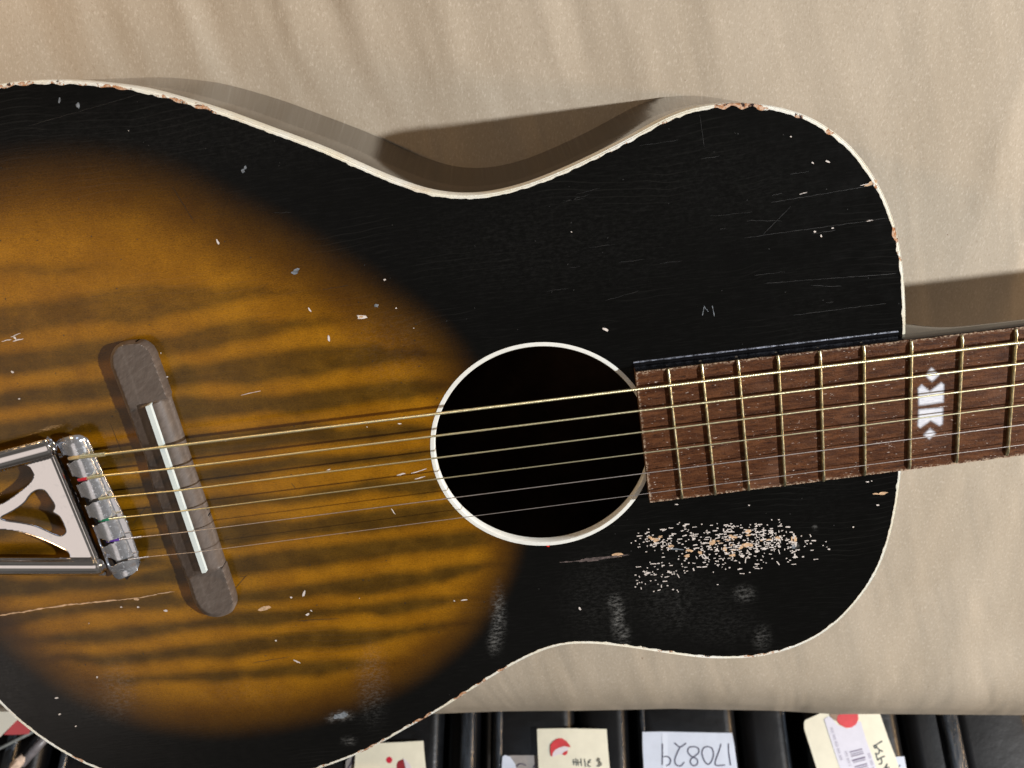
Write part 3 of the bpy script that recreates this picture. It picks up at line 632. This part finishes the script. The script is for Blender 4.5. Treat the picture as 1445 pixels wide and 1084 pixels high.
# position marker: white stencilled arrowheads and bars with soft edges
t = NT('stencil_white'); tr = t.n('ShaderNodeBsdfTransparent'); ms = t.n('ShaderNodeMixShader')
t.set(Base_Color=t.mix(t.ramp(t.noise(t.co(GR, (1, 4, 1)), 500, 3), .4, .7), (.74, .75, .80), (.60, .61, .68)), Roughness=.4)
al = t.math('ADD', t.attr('paint'), t.math('MULTIPLY', t.math('SUBTRACT', t.noise(t.co(GR, (1, 3, 1)), 700, 3, .7), .5), .25))
t.L(t.ramp(al, .14, .84), ms.inputs[0]); t.L(tr.outputs[0], ms.inputs[1]); t.L(t.b.outputs[0], ms.inputs[2]); t.L(ms.outputs[0], t.out.inputs[0]); M_ST = t.m
ip = lambda pts: [(1270+x/7.74, 500+y/7.74) for x, y in pts]
for poly in (ip([(285,238),(350,300),(425,225),(395,195),(345,150),(310,190)]), ip([(238,335),(325,408),(450,312),(478,335),(472,522),(208,560),(200,375)]), ip([(208,607),(468,582),(462,760),(432,780),(335,722),(222,803),(198,785)]), ip([(262,880),(330,808),(388,862),(320,925)])):
    poly = np.array(poly); big = poly.mean(0)+(poly-poly.mean(0))*1.0
    b0 = poly.min(0)-4; b1 = poly.max(0)+4; rect = [(b0[0], b0[1]), (b1[0], b0[1]), (b1[0], b1[1]), (b0[0], b1[1])]
    def fa(P, poly=poly):
        d = pdist(P, poly); ins = pip(P, poly); return np.clip(.5+np.where(ins, d, -d)/7.5, 0, 1)
    sheet('position_marker', rect, [], ZF+.00006, 1.2, M_ST, FB, attrs={'paint': fa})

# bridge
br_out = catmull([(156.2,514.8),(156.5,501),(163,489),(173,483.8),(186,482.3),(198,482.7),(209,489.6),(216,499.5),(221,512.8),(237.4,557.4),(253.7,606),(261.8,634.5),(276,677),(286,703),(296,733),(306,766.4),(319.3,808),(331,844.5),(332,855),(326,864.4),(311,870.4),(296,869.8),(284.5,863.5),(274.5,850),(262.8,816),(246,774.7),(226.3,716.6),(213,679),(207,652.8),(192.8,614),(178.6,575.7),(160.3,527)], 4, True)
bA, bB = np.array([187., 483.]), np.array([312., 870.]); bL = np.linalg.norm(bB-bA); bt = (bB-bA)/bL; bn = np.array([-bt[1], bt[0]])*-1
sadA, sadB = np.array([208.5, 573.]), np.array([288., 808.])
def f_bridge(P):
    de = pdist(P, br_out); wing = .0030+np.minimum(.0030, .0009*np.minimum(de, 3.4))
    # coordinate across, zero on the saddle line
    sd = (sadB-sadA)/np.linalg.norm(sadB-sadA); sn = np.array([sd[1], -sd[0]]); rel = P-sadA
    s = rel@sn; tt = rel@sd/np.linalg.norm(sadB-sadA)
    left = np.interp(s, [-40, -24, -14, -9, 0], [.0040, .0050, .0060, .0066, .0074])
    right = .0078-.0036*np.clip(s/27, 0, 1.3)**2.2
    cen = np.where(s < 0, left, right); cen = np.minimum(cen, .0030+.0012*de)
    m = np.clip((tt+.012)/.012, 0, 1)*np.clip((1.012-tt)/.012, 0, 1); m = m*m*(3-2*m)
    return H+wing*(1-m)+cen*m
def f_worn(P):
    de = pdist(P, br_out); sd = (sadB-sadA)/np.linalg.norm(sadB-sadA); tt = (P-sadA)@sd/np.linalg.norm(sadB-sadA)
    sn = np.array([sd[1], -sd[0]]); s = (P-sadA)@sn
    v = np.exp(-(de/2.2)**2)*.55+.25*((tt < 0) | (tt > 1))+.30*np.exp(-((s-13)/4)**2)*((tt > 0) & (tt < 1))
    return np.clip(v+.18*np.exp(-((s+9)/2)**2), 0, 1)
BRG = sheet('bridge', br_out, [], f_bridge, 2.0, M_BRIDGE, GT, zb=H-.0003, attrs={'worn': f_worn}, sharp=40)
sheet('saddle', [(205,574.3),(207,573),(210.3,572),(211.8,573),(291.2,807.2),(290.3,808.3),(285.6,809.2),(284.6,808.2)], [], H+.0094, 12, M_SADDLE, BRG, zb=H+.004, sharp=20)

# tailpiece
ZT = H+.0062
tail_out = [(-150,672),(0,635.5),(40,625.5),(66,618.6),(71,618),(74,620),(90,655),(112,707),(131,756),(150.5,806),(151,811),(148,812.3),(60,812),(0,811.3),(-150,811)]
cutA = catmull([(-70,690),(-40,678),(0,666.5),(20,660.5),(32,656.8),(38,657.5),(43,661),(46.5,667),(47,673),(41,683),(25,696),(10,706.5),(0,711.5),(-30,718),(-62,708)], 3, True)
cutB = catmull([(3,730),(20,721),(35,710),(44,698),(53,692.5),(62,693),(68.5,701),(76.5,714),(73.3,722.5),(82,728.5),(86.5,735),(91.5,747),(91.5,752),(86,755.3),(78,753.4),(65,747.5),(50,741.2),(30,737),(12,734.5),(5,732.5)], 3, True)
cutC = catmull([(-70,760),(-40,749),(0,747.5),(20,749.3),(40,754),(60,761),(80,770),(92,776.5),(97.5,782),(98,787),(95,788.6),(60,788.2),(0,788),(-60,787.5),(-72,775)], 3, True)
def rib(P, a, b, w, h):
    d = pdist(P, [a, b], False); return h*np.sqrt(np.clip(1-(d/w)**2, 0, 1))
def f_tail(P):
    z = np.full(len(P), ZT)
    z = z+rib(P, (-150, 690), (64, 633), 14.5, .0030)+rib(P, (-150, 800.5), (138, 801), 10.5, .0028)
    ln = np.array([78., 189.]); ln /= np.hypot(*ln); d = (P-np.array([73., 619.]))@np.array([ln[1], -ln[0]])*-1; z = z-.0016*np.clip(1-d/5.5, 0, 1.3)**1.5+.0005*np.exp(-((d-8)/2.5)**2)
    de = pdist(P, cutB); z = z-.0003*np.clip(1-de/1.5, 0, 1)
    return z
TP = sheet('tailpiece', tail_out, [cutA, cutB, cutC], f_tail, 1.5, M_CHROME, GT, sharp=60)
sm = TP.modifiers.new('thickness', 'SOLIDIFY'); sm.thickness = .0010; sm.offset = -1
bar_out = catmull([(79,624),(90,617.5),(100,614.8),(110,613.3),(117,615),(122.5,620),(127.5,629),(136,649),(150,679),(165,710),(180,742),(190,770),(196,789),(195.5,800),(190,808.5),(180,813.5),(170,817.5),(163,816.5),(158,810),(152,800),(140,768),(128,737),(116,706),(104,677),(92,650),(82,630)], 3, True)
holes_c = [(95.5,648.5,.0),(107.7,678.6,0),(121,708,0),(132.5,736.5,0),(145,766.5,0),(156.5,793.5,0)]
kh = []
for x, y, _ in holes_c:
    kh.append(catmull([(x-6.5,y-5.5),(x-1,y-5.8),(x+4,y-3.8),(x+8,y-1.2),(x+15,y-2.0),(x+15.5,y-.2),(x+9,y+1.6),(x+5.5,y+4.5),(x+2,y+6.4),(x-2,y+5.6),(x-4.8,y+1.5)], 3, True))
barL0, barL1 = np.array([80., 622.]), np.array([158., 812.]); bd_ = (barL1-barL0)/np.linalg.norm(barL1-barL0); bn_ = np.array([bd_[1], -bd_[0]])
def f_bar(P):
    s = np.clip(((P-barL0)@bn_)/38., 0, 1); t_ = (P-barL0)@bd_/np.linalg.norm(barL1-barL0)
    z = .0042+.0042*np.sin(np.pi*np.clip(.12+.76*s, 0, 1))
    z = z+.00020*np.cos(t_*2*np.pi*6.4+.6)*np.clip(1-s*1.6, 0, 1)
    return H+z-.0022*np.clip((.07-t_)/.07, 0, 1)**2-.0022*np.clip((t_-.94)/.06, 0, 1)**2
def f_dl(P):
    s = ((P-barL0)@bn_)/38.; return np.exp(-((s-.52)/.16)**2)+.15
SB = sheet('string_bar', bar_out, kh, f_bar, 1.3, M_BAR, TP, attrs={'dustline': f_dl}, sharp=60)
sm = SB.modifiers.new('thickness', 'SOLIDIFY'); sm.thickness = .0009; sm.offset = -1
sheet('slot_shade_backing', catmull([(86,630),(112,624),(122,640),(184,788),(166,806),(92,640)], 3, True), [], H+.0030, 8, simple('dark_gap', (.01, .006, .004), .8), TP, zb=H+.0001)  # near-black backing puts the shade inside the keyholes into colour

# strings
S = [  # bar, end of twist, saddle, far point (photograph), radius
 ((104,645.8),(150,640.8),(228,631.3),(1445,483.0),.00063,1),
 ((117,676.2),(146,671.0),(236.7,662.0),(1445,512.7),.00047,1),
 ((133,705.6),(160,701.0),(249,692.6),(1445,541.8),.00037,1),
 ((146,734.0),(178,729.6),(258.6,721.2),(1445,571.7),.00029,1),
 ((157,763.2),(200,757.6),(269.6,750.0),(1445,599.3),.00020,0),
 ((170,791.5),(211,785.6),(277.4,779.2),(1445,627.5),.00015,0)]
silk = [(.55, .42, .2), (.62, .015, .04), (.02, .02, .02), (.0, .22, .11), (.10, .03, .40), (.02, .02, .02)]
for i, (b0, b1, sd_, fp, r, wound) in enumerate(S):
    A = W(*map(float, b0), H+.0082); B = W(*map(float, b1), H+.0088); C_ = W(*map(float, sd_), H+.0094+r)
    D_ = W(*map(float, fp), H+.0097); D2 = C_+(D_-C_)*1.25
    st = r*1.15 if wound else .02
    n2 = int(np.linalg.norm(D2-C_)/(.00016 if wound and i < 3 else .004))*1
    P = np.vstack([np.linspace(A, B, 60)[:-1], np.linspace(B, C_, 140)[:-1], np.linspace(C_, D2, max(n2, 30))])
    n = len(P); rad = np.full(n, r)
    dist = np.r_[0, np.cumsum(np.linalg.norm(np.diff(P, axis=0), axis=1))]
    Lt = np.linalg.norm(B-A)
    if wound and i < 3:
        rad = r*(.95+.13*np.sin(dist*2*np.pi/(.00062, .00052, .00046)[i]))
    V, Fc = tube(P, rad, 8)
    so = finish('string', V, Fc, M_WOUND if wound else M_STEEL, GT, sharp=80)
    # twisted lock winding
    m = 150; tt = np.linspace(0, 1, m); base = A+(B-A)*(.2+tt*.78)[:, None]
    dirv = (B-A)/Lt; sv = np.cross(dirv, [0, 0, 1.]); sv /= np.linalg.norm(sv); uv_ = np.cross(sv, dirv)
    turns = Lt/.0017; tw = []
    rr = max(r*.58, .00018)
    for ph_ in (0, math.pi):
        a_ = 2*np.pi*turns*tt+ph_; am = r*.85+.0001
        P2 = base+am*(np.cos(a_)[:, None]*sv+np.sin(a_)[:, None]*uv_); tw.append(tube(P2, rr, 6))
    V, Fc = merge(tw); finish('lock_twist', V, Fc, M_WOUND if wound else M_STEEL, so)
    q0 = W(b0[0]-5.5, b0[1]+1.0, H+.0060); q1 = A+(B-A)*.26
    mat = simple('silk_%d' % i, silk[i], .6); mat.name = 'coloured_silk_wrap'
    V, Fc = tube([q0, (q0+A)/2+[0, 0, .0002], A, q1], [r*.8+.00035]*4, 10); finish('silk_wrap', V, Fc, mat, so)

# ---------------------------------------------------------------- instrument cases below the bench edge
SLP = math.radians(-46); O0 = W(722., 1000., -.105)
nP = np.array([0, -math.sin(SLP), math.cos(SLP)]); vP = np.array([0, -math.cos(SLP), -math.sin(SLP)])
def WP(px, py, h=0.):                       # photograph point on the sloping face of the cases, lifted by h
    d = ray(np.asarray(px, float), np.asarray(py, float)); o = O0+nP*h
    t_ = ((o-CAM)@nP)/(d@nP); return CAM+d*np.asarray(t_)[..., None]
M_CASE = simple('black_case_cloth', (.006, .0065, .0075), .27, var=.35, scale=120, bump=.0002)
M_CASE2 = simple('black_case_vinyl', (.003, .003, .0035), .36, spec=.25, var=.3, scale=60, bump=.00025)
M_TRIM = simple('glossy_trim', (.022, .027, .034), .2, var=.5, scale=50, stretch=(6, 1, 1), bump=.0008, spec=.8)
def xat(px, h=0.): return float(WP(px, 1045., h)[0])
def case(x0, x1, seam, trims, label, mat, deep=0., grp='instrument cases in a row below the bench'):
    a, b = xat(x0), xat(x1); g = root('instrument_case', tuple(O0*[0, 1, 1]+[(a+b)/2, 0, -.30]), label, 'instrument case', grp)
    def slab(nm, xa, xb, h0, h1, mt, rad=.011):
        # rounded section along x, run down the slope
        prof = [];
        for k in range(7):
            an = math.pi/2*k/6; prof.append((xa+rad-rad*math.cos(an), h1-rad+rad*math.sin(an)))
        for k in range(7):
            an = math.pi/2*(1-k/6); prof.append((xb-rad+rad*math.cos(an), h1-rad+rad*math.sin(an)))
        prof += [(xb, h0), (xa, h0)]
        V = []; vs = np.linspace(-.045, .16, 14)
        for v in vs:
            dip = -.05*max(0, (v-.09)/.07)**2
            for x, h in prof: V.append(O0*[0, 1, 1]+np.array([x, 0, 0])+nP*(h+dip+deep)+vP*v)
        n = len(prof); Fc = [(i*n+j, (i+1)*n+j, (i+1)*n+(j+1) % n, i*n+(j+1) % n) for i in range(len(vs)-1) for j in range(n)]+[tuple(range(n)), tuple(range((len(vs)-1)*n, len(vs)*n))[::-1]]
        V = np.array(V); f = Fc[6]; c0 = np.cross(V[f[1]]-V[f[0]], V[f[2]]-V[f[0]])
        if c0@nP < 0: Fc = [q[::-1] for q in Fc]
        return finish(nm, V, Fc, mt, g, sharp=50)
    s = xat(seam)
    slab('case_body', a+.001, s-.0012, -.20, 0., mat); slab('case_lid', s+.0012, b-.001, -.20, -.0015, M_CASE2)
    for c0, w, lift in trims:
        x = xat(c0); slab('edge_trim', x-w/2, x+w/2, -.20, lift, M_TRIM, min(.0035, w*.45))
    return g
case(-210, 62, -60, [(20, .010, .004)], 'black case with clear curved edge at bottom left corner, white tag hanging beside it', M_CASE)
case(430, 680, 628, [(660, .011, .006)], 'black case with blue-grey edge trim behind the tag with the peeled red sticker', M_CASE)
case(690, 893, 815, [(704, .006, .002), (876, .006, -.002)], 'black case behind the cream tag with red and white round sticker', M_CASE)
case(898, 1122, 1046, [(1104, .012, -.003), (908, .004, .001)], 'black case carrying the white label with handwritten number', M_CASE)
case(1136, 1362, 1280, [(1345, .013, .004)], 'black case with glossy edge trim behind the slanted barcode tag', M_CASE)
case(1376, 1640, 1500, [], 'very dark case in the bottom right corner', M_CASE2, -.03)
case(72, 420, 250, [(86, .006, .002)], 'black case mostly hidden under the lower edge of the guitar', M_CASE, -.01)
box('floor', -2.5, 2.5, -2.5, 2.5, -.95, -.90, simple('dark_floor', (.03, .028, .026), .7, var=.3, scale=8), props={'kind': 'structure'})

# tags and labels
def card(name, pts, h, mat, label, cat, bend=0., thick=.0003, group=None):
    P, T = tri(pts, [], 9.); V = WP(P[:, 0], P[:, 1], h)
    ctr = V.mean(0); hx = (V[:, 0]-V[:, 0].min())/(np.ptp(V[:, 0])+1e-9)
    V = V+nP*(bend*np.sin(np.pi*hx))[:, None]
    a, b, c_ = V[T[:, 0]], V[T[:, 1]], V[T[:, 2]]; fl = (np.cross(b-a, c_-a)@nP) < 0; T = T.copy(); T[fl] = T[fl][:, ::-1]
    o = finish(name, V, T, mat, None, smooth=False, props={'label': label, 'category': cat})
    if group: o['group'] = group
    s = o.modifiers.new('thickness', 'SOLIDIFY'); s.thickness = thick; s.offset = -1
    return o
def patch(name, pts, h, mat, parent, step=5.):
    P, T = tri(pts, [], step); V = WP(P[:, 0], P[:, 1], h); a, b, c_ = V[T[:, 0]], V[T[:, 1]], V[T[:, 2]]
    fl = (np.cross(b-a, c_-a)@nP) < 0; T = T.copy(); T[fl] = T[fl][:, ::-1]; return finish(name, V, T, mat, parent, smooth=False)
def ink(name, strokes, h, w, mat, parent):
    parts = []
    for s in strokes:
        c = catmull(s, 6) if len(s) > 2 else np.array(s, float); d = np.gradient(c, axis=0); d /= np.hypot(*d.T)[:, None]+1e-9
        n = np.c_[-d[:, 1], d[:, 0]]*w/2; Q = np.vstack([c+n, c-n]); V = WP(Q[:, 0], Q[:, 1], h); k = len(c)
        Fc = [(i, i+1, k+i+1, k+i) for i in range(k-1)]
        for e in (0, k-1):
            an = np.linspace(0, 2*np.pi, 8, endpoint=False); R_ = c[e]+np.c_[np.cos(an), np.sin(an)]*w/2; parts.append((WP(R_[:, 0], R_[:, 1], h+.00001), [tuple(range(8))]))
        parts.append((V, Fc))
    V, Fc = merge(parts); V = np.array(V); F2 = []
    for f in Fc:
        c0 = np.cross(V[f[1]]-V[f[0]], V[f[2]]-V[f[0]]); F2.append(f if c0@nP > 0 else f[::-1])
    return finish(name, V, F2, mat, parent, smooth=False)
def disc(cx, cy, rx, ry=None, a0=0, a1=360, n=28, rot=0.):
    ry = ry or rx; a = np.radians(np.linspace(a0, a1, n, endpoint=(a1-a0) < 360)); return [(cx+rx*math.cos(t_), cy+ry*math.sin(t_)) for t_ in a]
M_TAG = simple('cream_card', (.80, .77, .62), .6, var=.04, scale=90)
M_WHITE = simple('white_label', (.62, .68, .80), .5, var=.05, scale=60)
M_RED = simple('red_sticker', (.62, .05, .06), .45, var=.12, scale=100)
M_DRED = simple('dark_red', (.28, .02, .03), .5, var=.1)
M_INK = simple('blue_black_ink', (.035, .03, .07), .5); M_GINK = simple('dark_green_ink', (.02, .035, .04), .5)
M_GREYC = simple('grey_card', (.30, .28, .27), .6, var=.08); M_LILAC = simple('white_sticker', (.68, .68, .78), .5, var=.03)
M_PINK = simple('peel_back', (.74, .68, .72), .5)
# white label with the long handwritten number
o = card('white_label', [(906.5,1033),(935,1032.5),(980,1033.5),(1033,1034.5),(1036,1050),(1040.5,1084),(1044,1108),(910,1108),(908.5,1084),(907,1060)], .0012, M_WHITE, 'white label with upside-down handwritten number 170829 on a black case', 'label')
g1 = lambda pts: [(880+x/8.03, 1000+y/8.03) for x, y in pts]
ink('handwritten_number', [g1([(1188,400),(1192,500),(1212,638)]), g1([(1103,405),(1085,470),(1038,632),(1145,640)]),
    g1([(950,430),(905,450),(888,510),(915,590),(955,632),(995,600),(1020,520),(1000,450),(950,430)]),
    g1([(800,432),(745,440),(728,490),(760,535),(790,550),(835,580),(835,625),(795,648),(760,620),(762,575),(800,545),(850,500),(845,450),(800,432)]),
    g1([(580,392),(640,435),(705,395)]), g1([(640,435),(600,520),(580,590),(600,640),(650,648),(685,610)]),
    g1([(440,400),(440,520),(438,632)]), g1([(455,545),(500,545),(532,580),(520,630),(485,645)])], .0014, 1.7, M_INK, o)
for k, (x0, x1) in enumerate(((934, 942),)): patch('tape', [(x0, 1034), (x1, 1034), (x1+1, 1105), (x0+1, 1105)], .00135, simple('tape_shine', (.72, .78, .90), .15), o)
# cream tag, round sticker
o = card('price_tag', [(758,1028.5),(800,1028),(856,1029),(858,1056),(860.5,1084),(862,1112),(761,1112),(760,1084),(758.5,1050)], .0050, M_TAG, 'cream tag with round red and white sticker and upside-down handwritten price', 'price tag', .001)
g3 = lambda pts: [(690+x/7.225, 1000+y/7.225) for x, y in pts]
patch('sticker', g3([(625,430),(628,370),(660,330),(700,305),(745,303),(790,330),(825,375),(832,395),(805,392),(765,383),(715,398),(675,420),(650,455),(645,490),(632,480)]), .0062, M_RED, o, 3.)
patch('sticker', g3([(645,490),(652,452),(678,420),(715,399),(765,386),(812,396),(800,432),(760,450),(745,468),(715,468),(685,480),(660,492)]), .0061, M_PINK, o, 3.)
patch('sticker', g3([(748,462),(770,440),(805,428),(798,462),(775,478),(755,474)]), .00625, M_RED, o, 3.)
ink('handwritten_price', [g3([(860,520),(866,575)]), g3([(855,545),(890,545)]), g3([(885,510),(892,580)]), g3([(905,520),(912,580)]), g3([(900,550),(940,548)]), g3([(938,512),(944,582)]), g3([(975,515),(985,590)]), g3([(1040,520),(1015,545),(1012,585),(1035,590)]), g3([(1015,548),(1035,548)]), g3([(1120,505),(1105,530),(1140,550),(1145,575),(1105,588)]), g3([(1128,510),(1124,590)])], .0062, 1.25, M_GINK, o)
# grey card behind it with white tape
o = card('grey_card', [(719,1066),(760,1066),(775,1067),(775,1112),(708,1112),(712,1080)], .0022, M_GREYC, 'small grey card with white tape corner, left of the round-sticker tag', 'card')
patch('white_tape', [(709,1068),(713,1065.5),(720,1068),(727,1078),(731,1095),(731,1110),(708,1110),(708,1084)], .0030, M_WHITE, o)
ink('handwriting', [g3([(285,590),(310,565),(345,565),(375,580)]), g3([(455,600),(470,575)])], .0026, 1.4, M_INK, o)
# tag with peeled sticker at the guitar's edge
o = card('price_tag', [(502,1058),(515,1051.5),(540,1048.5),(565,1047.5),(597.5,1045.5),(599,1065),(601,1084),(603,1112),(500,1112),(500,1084)], .0050, M_TAG, 'cream tag with a red dot and half-peeled dark red sticker beside the guitar edge', 'price tag', .001)
g4 = lambda pts: [(470+x/8.03, 1020+y/8.03) for x, y in pts]
patch('sticker', disc(549.3, 1072.6, 4.3, 4.6), .0061, simple('bright_red', (.60, .02, .05), .45), o, 2.)
patch('sticker', g4([(720,514),(722,470),(738,435),(790,415),(805,440),(820,514),(830,640),(700,640)]), .0061, M_DRED, o, 3.)
patch('sticker', g4([(795,400),(830,425),(870,470),(900,530),(915,640),(835,640),(822,514),(806,450)]), .0064, M_PINK, o, 3.)
o = card('grey_card', [(488,1074),(500,1062),(503,1064),(503,1112),(486,1112)], .0024, M_GREYC, 'grey card with a dark letter, wedged left of the peeled-sticker tag', 'card')
ink('handwriting', [[(490,1086), (496,1076), (498,1068)], [(497,1072), (500,1084)]], .0028, 1.4, M_INK, o)
# slanted barcode tag
g2 = lambda pts: [(1100+x/7.225, 990+y/7.225) for x, y in pts]
o = card('barcode_tag', g2([(250,215),(262,190),(425,115),(500,105),(700,108),(1020,120),(1035,165),(1110,380),(1180,560),(1225,700),(1290,860),(470,900),(380,690),(280,370),(252,280)]), .0060, M_TAG, 'slanted cream tag with barcode sticker and red disc on a black case', 'tag', .001)
patch('barcode_sticker', g2([(455,180),(500,150),(520,160),(590,240),(690,275),(760,250),(800,200),(830,205),(880,380),(960,600),(1010,740),(1060,880),(700,900),(620,690),(540,450)]), .0070, M_LILAC, o, 4.)
patch('red_disc', g2([(590,150),(620,125),(800,128),(806,180),(780,235),(735,265),(680,270),(620,240),(585,195)]), .0074, M_RED, o, 4.)
patch('brown_corner', g2([(510,125),(600,130),(592,200),(560,190),(525,160)]), .0073, simple('brown_card', (.28, .19, .13), .6), o, 3.)
bc = []
for y0, th_, dk in ((505,10,.4),(528,8,.4),(548,10,.5),(590,20,1),(612,6,.6),(655,12,.6),(676,10,.8),(700,8,1),(724,14,1),(756,8,1)):
    xo = (y0-505)*.33; bc.append([(720+xo, y0+12), (840+xo, y0-20)])
for k, b in enumerate(bc): ink('barcode_bar', [g2(b)], .0072, (1.6, 1.1, 1.4, 2.4, 1., 1.6, 1.3, 1.2, 1.8, 1.1)[k], simple('barcode_grey', (.16, .13, .22), .6) if 'barcode_grey' not in bpy.data.materials else bpy.data.materials['barcode_grey'], o)
fp = []
for x0, y0, n in ((515,260,26),(660,500,12),(895,520,12)):
    for k in range(n):
        if (k*7) % 5 == 0: continue
        x, y = x0+k*14*.32, y0+k*14; fp.append(g2([(x, y), (x+22, y-5)]))
ink('fine_print', fp, .0072, .8, simple('print_grey', (.33, .31, .40), .6), o)
g5 = lambda pts: [(1200+x/16.06, 1030+y/16.06) for x, y in pts]
ink('handwriting', [g5([(715,260),(610,325),(530,365)]), g5([(530,365),(550,405),(600,400),(640,440),(730,490)]), g5([(560,345),(590,380),(560,420)]), g5([(655,450),(655,510),(625,550),(575,535)]), g5([(570,530),(595,610),(620,690),(650,650)]), g5([(775,600),(700,630),(655,655)]), g5([(690,645),(715,710),(700,770),(650,775)]), g5([(835,780),(812,830),(820,900)]), g5([(770,860),(880,850)])], .0068, 1.9, M_GINK, o)
o = card('small_white_label', [(1262,1068),(1276,1067.5),(1279,1084),(1284,1112),(1268,1112)], .0014, M_WHITE, 'small white label half hidden behind the slanted barcode tag', 'label')
ink('handwriting', [[(1266,1081), (1268,1083), (1270,1080)]], .0016, 1.6, M_INK, o)
# bottom left: white tag with a red corner, clear handle with a worn stitched end
o = card('hanging_tag', [(-60,960),(0,990),(26,1014),(14,1026),(0,1040),(-10,1040),(-60,1010)], .012, simple('warm_white_card', (.85, .83, .72), .6), 'white tag showing at the left edge below the guitar body', 'tag')
o2 = card('red_card', [(24,1016),(43,1029),(40,1036),(20,1037),(5,1037),(14,1027)], .010, simple('pale_red', (.60, .10, .11), .5), 'small pale red card under the white tag at the left edge', 'card')
hb = root('case_handle', tuple(WP(40., 1070., 0.)), 'grey case handle with worn pale stitched end at bottom left', 'handle')
V, Fc = tube([WP(x, y, h) for x, y, h in ((75,1028,.006),(62,1044,.012),(50,1057,.013),(40,1068,.012),(31,1079,.010))], [.0026, .0032, .0034, .0032, .0028], 14)
finish('grip', V, Fc, simple('grey_rubber', (.16, .15, .16), .35, var=.2), hb, sharp=60)
V, Fc = tube([WP(x, y, h) for x, y, h in ((34,1068,.013),(28,1074,.014),(22,1080,.013),(17,1090,.008))], [.0026, .0038, .0040, .003], 12)
V = V+rng.normal(0, .0003, V.shape); finish('stitched_end', V, Fc, simple('pale_leather', (.62, .48, .38), .7, var=.3, scale=300), hb)
V, Fc = tube([WP(x, y, h) for x, y, h in ((60,1026,.004),(40,1036,.006),(20,1046,.006),(0,1056,.004),(-25,1066,.002))], [.0012]*5, 10)
cr = finish('clear_rim', V, Fc, simple('clear_grey_plastic', (.28, .29, .27), .2, var=.2), hb)
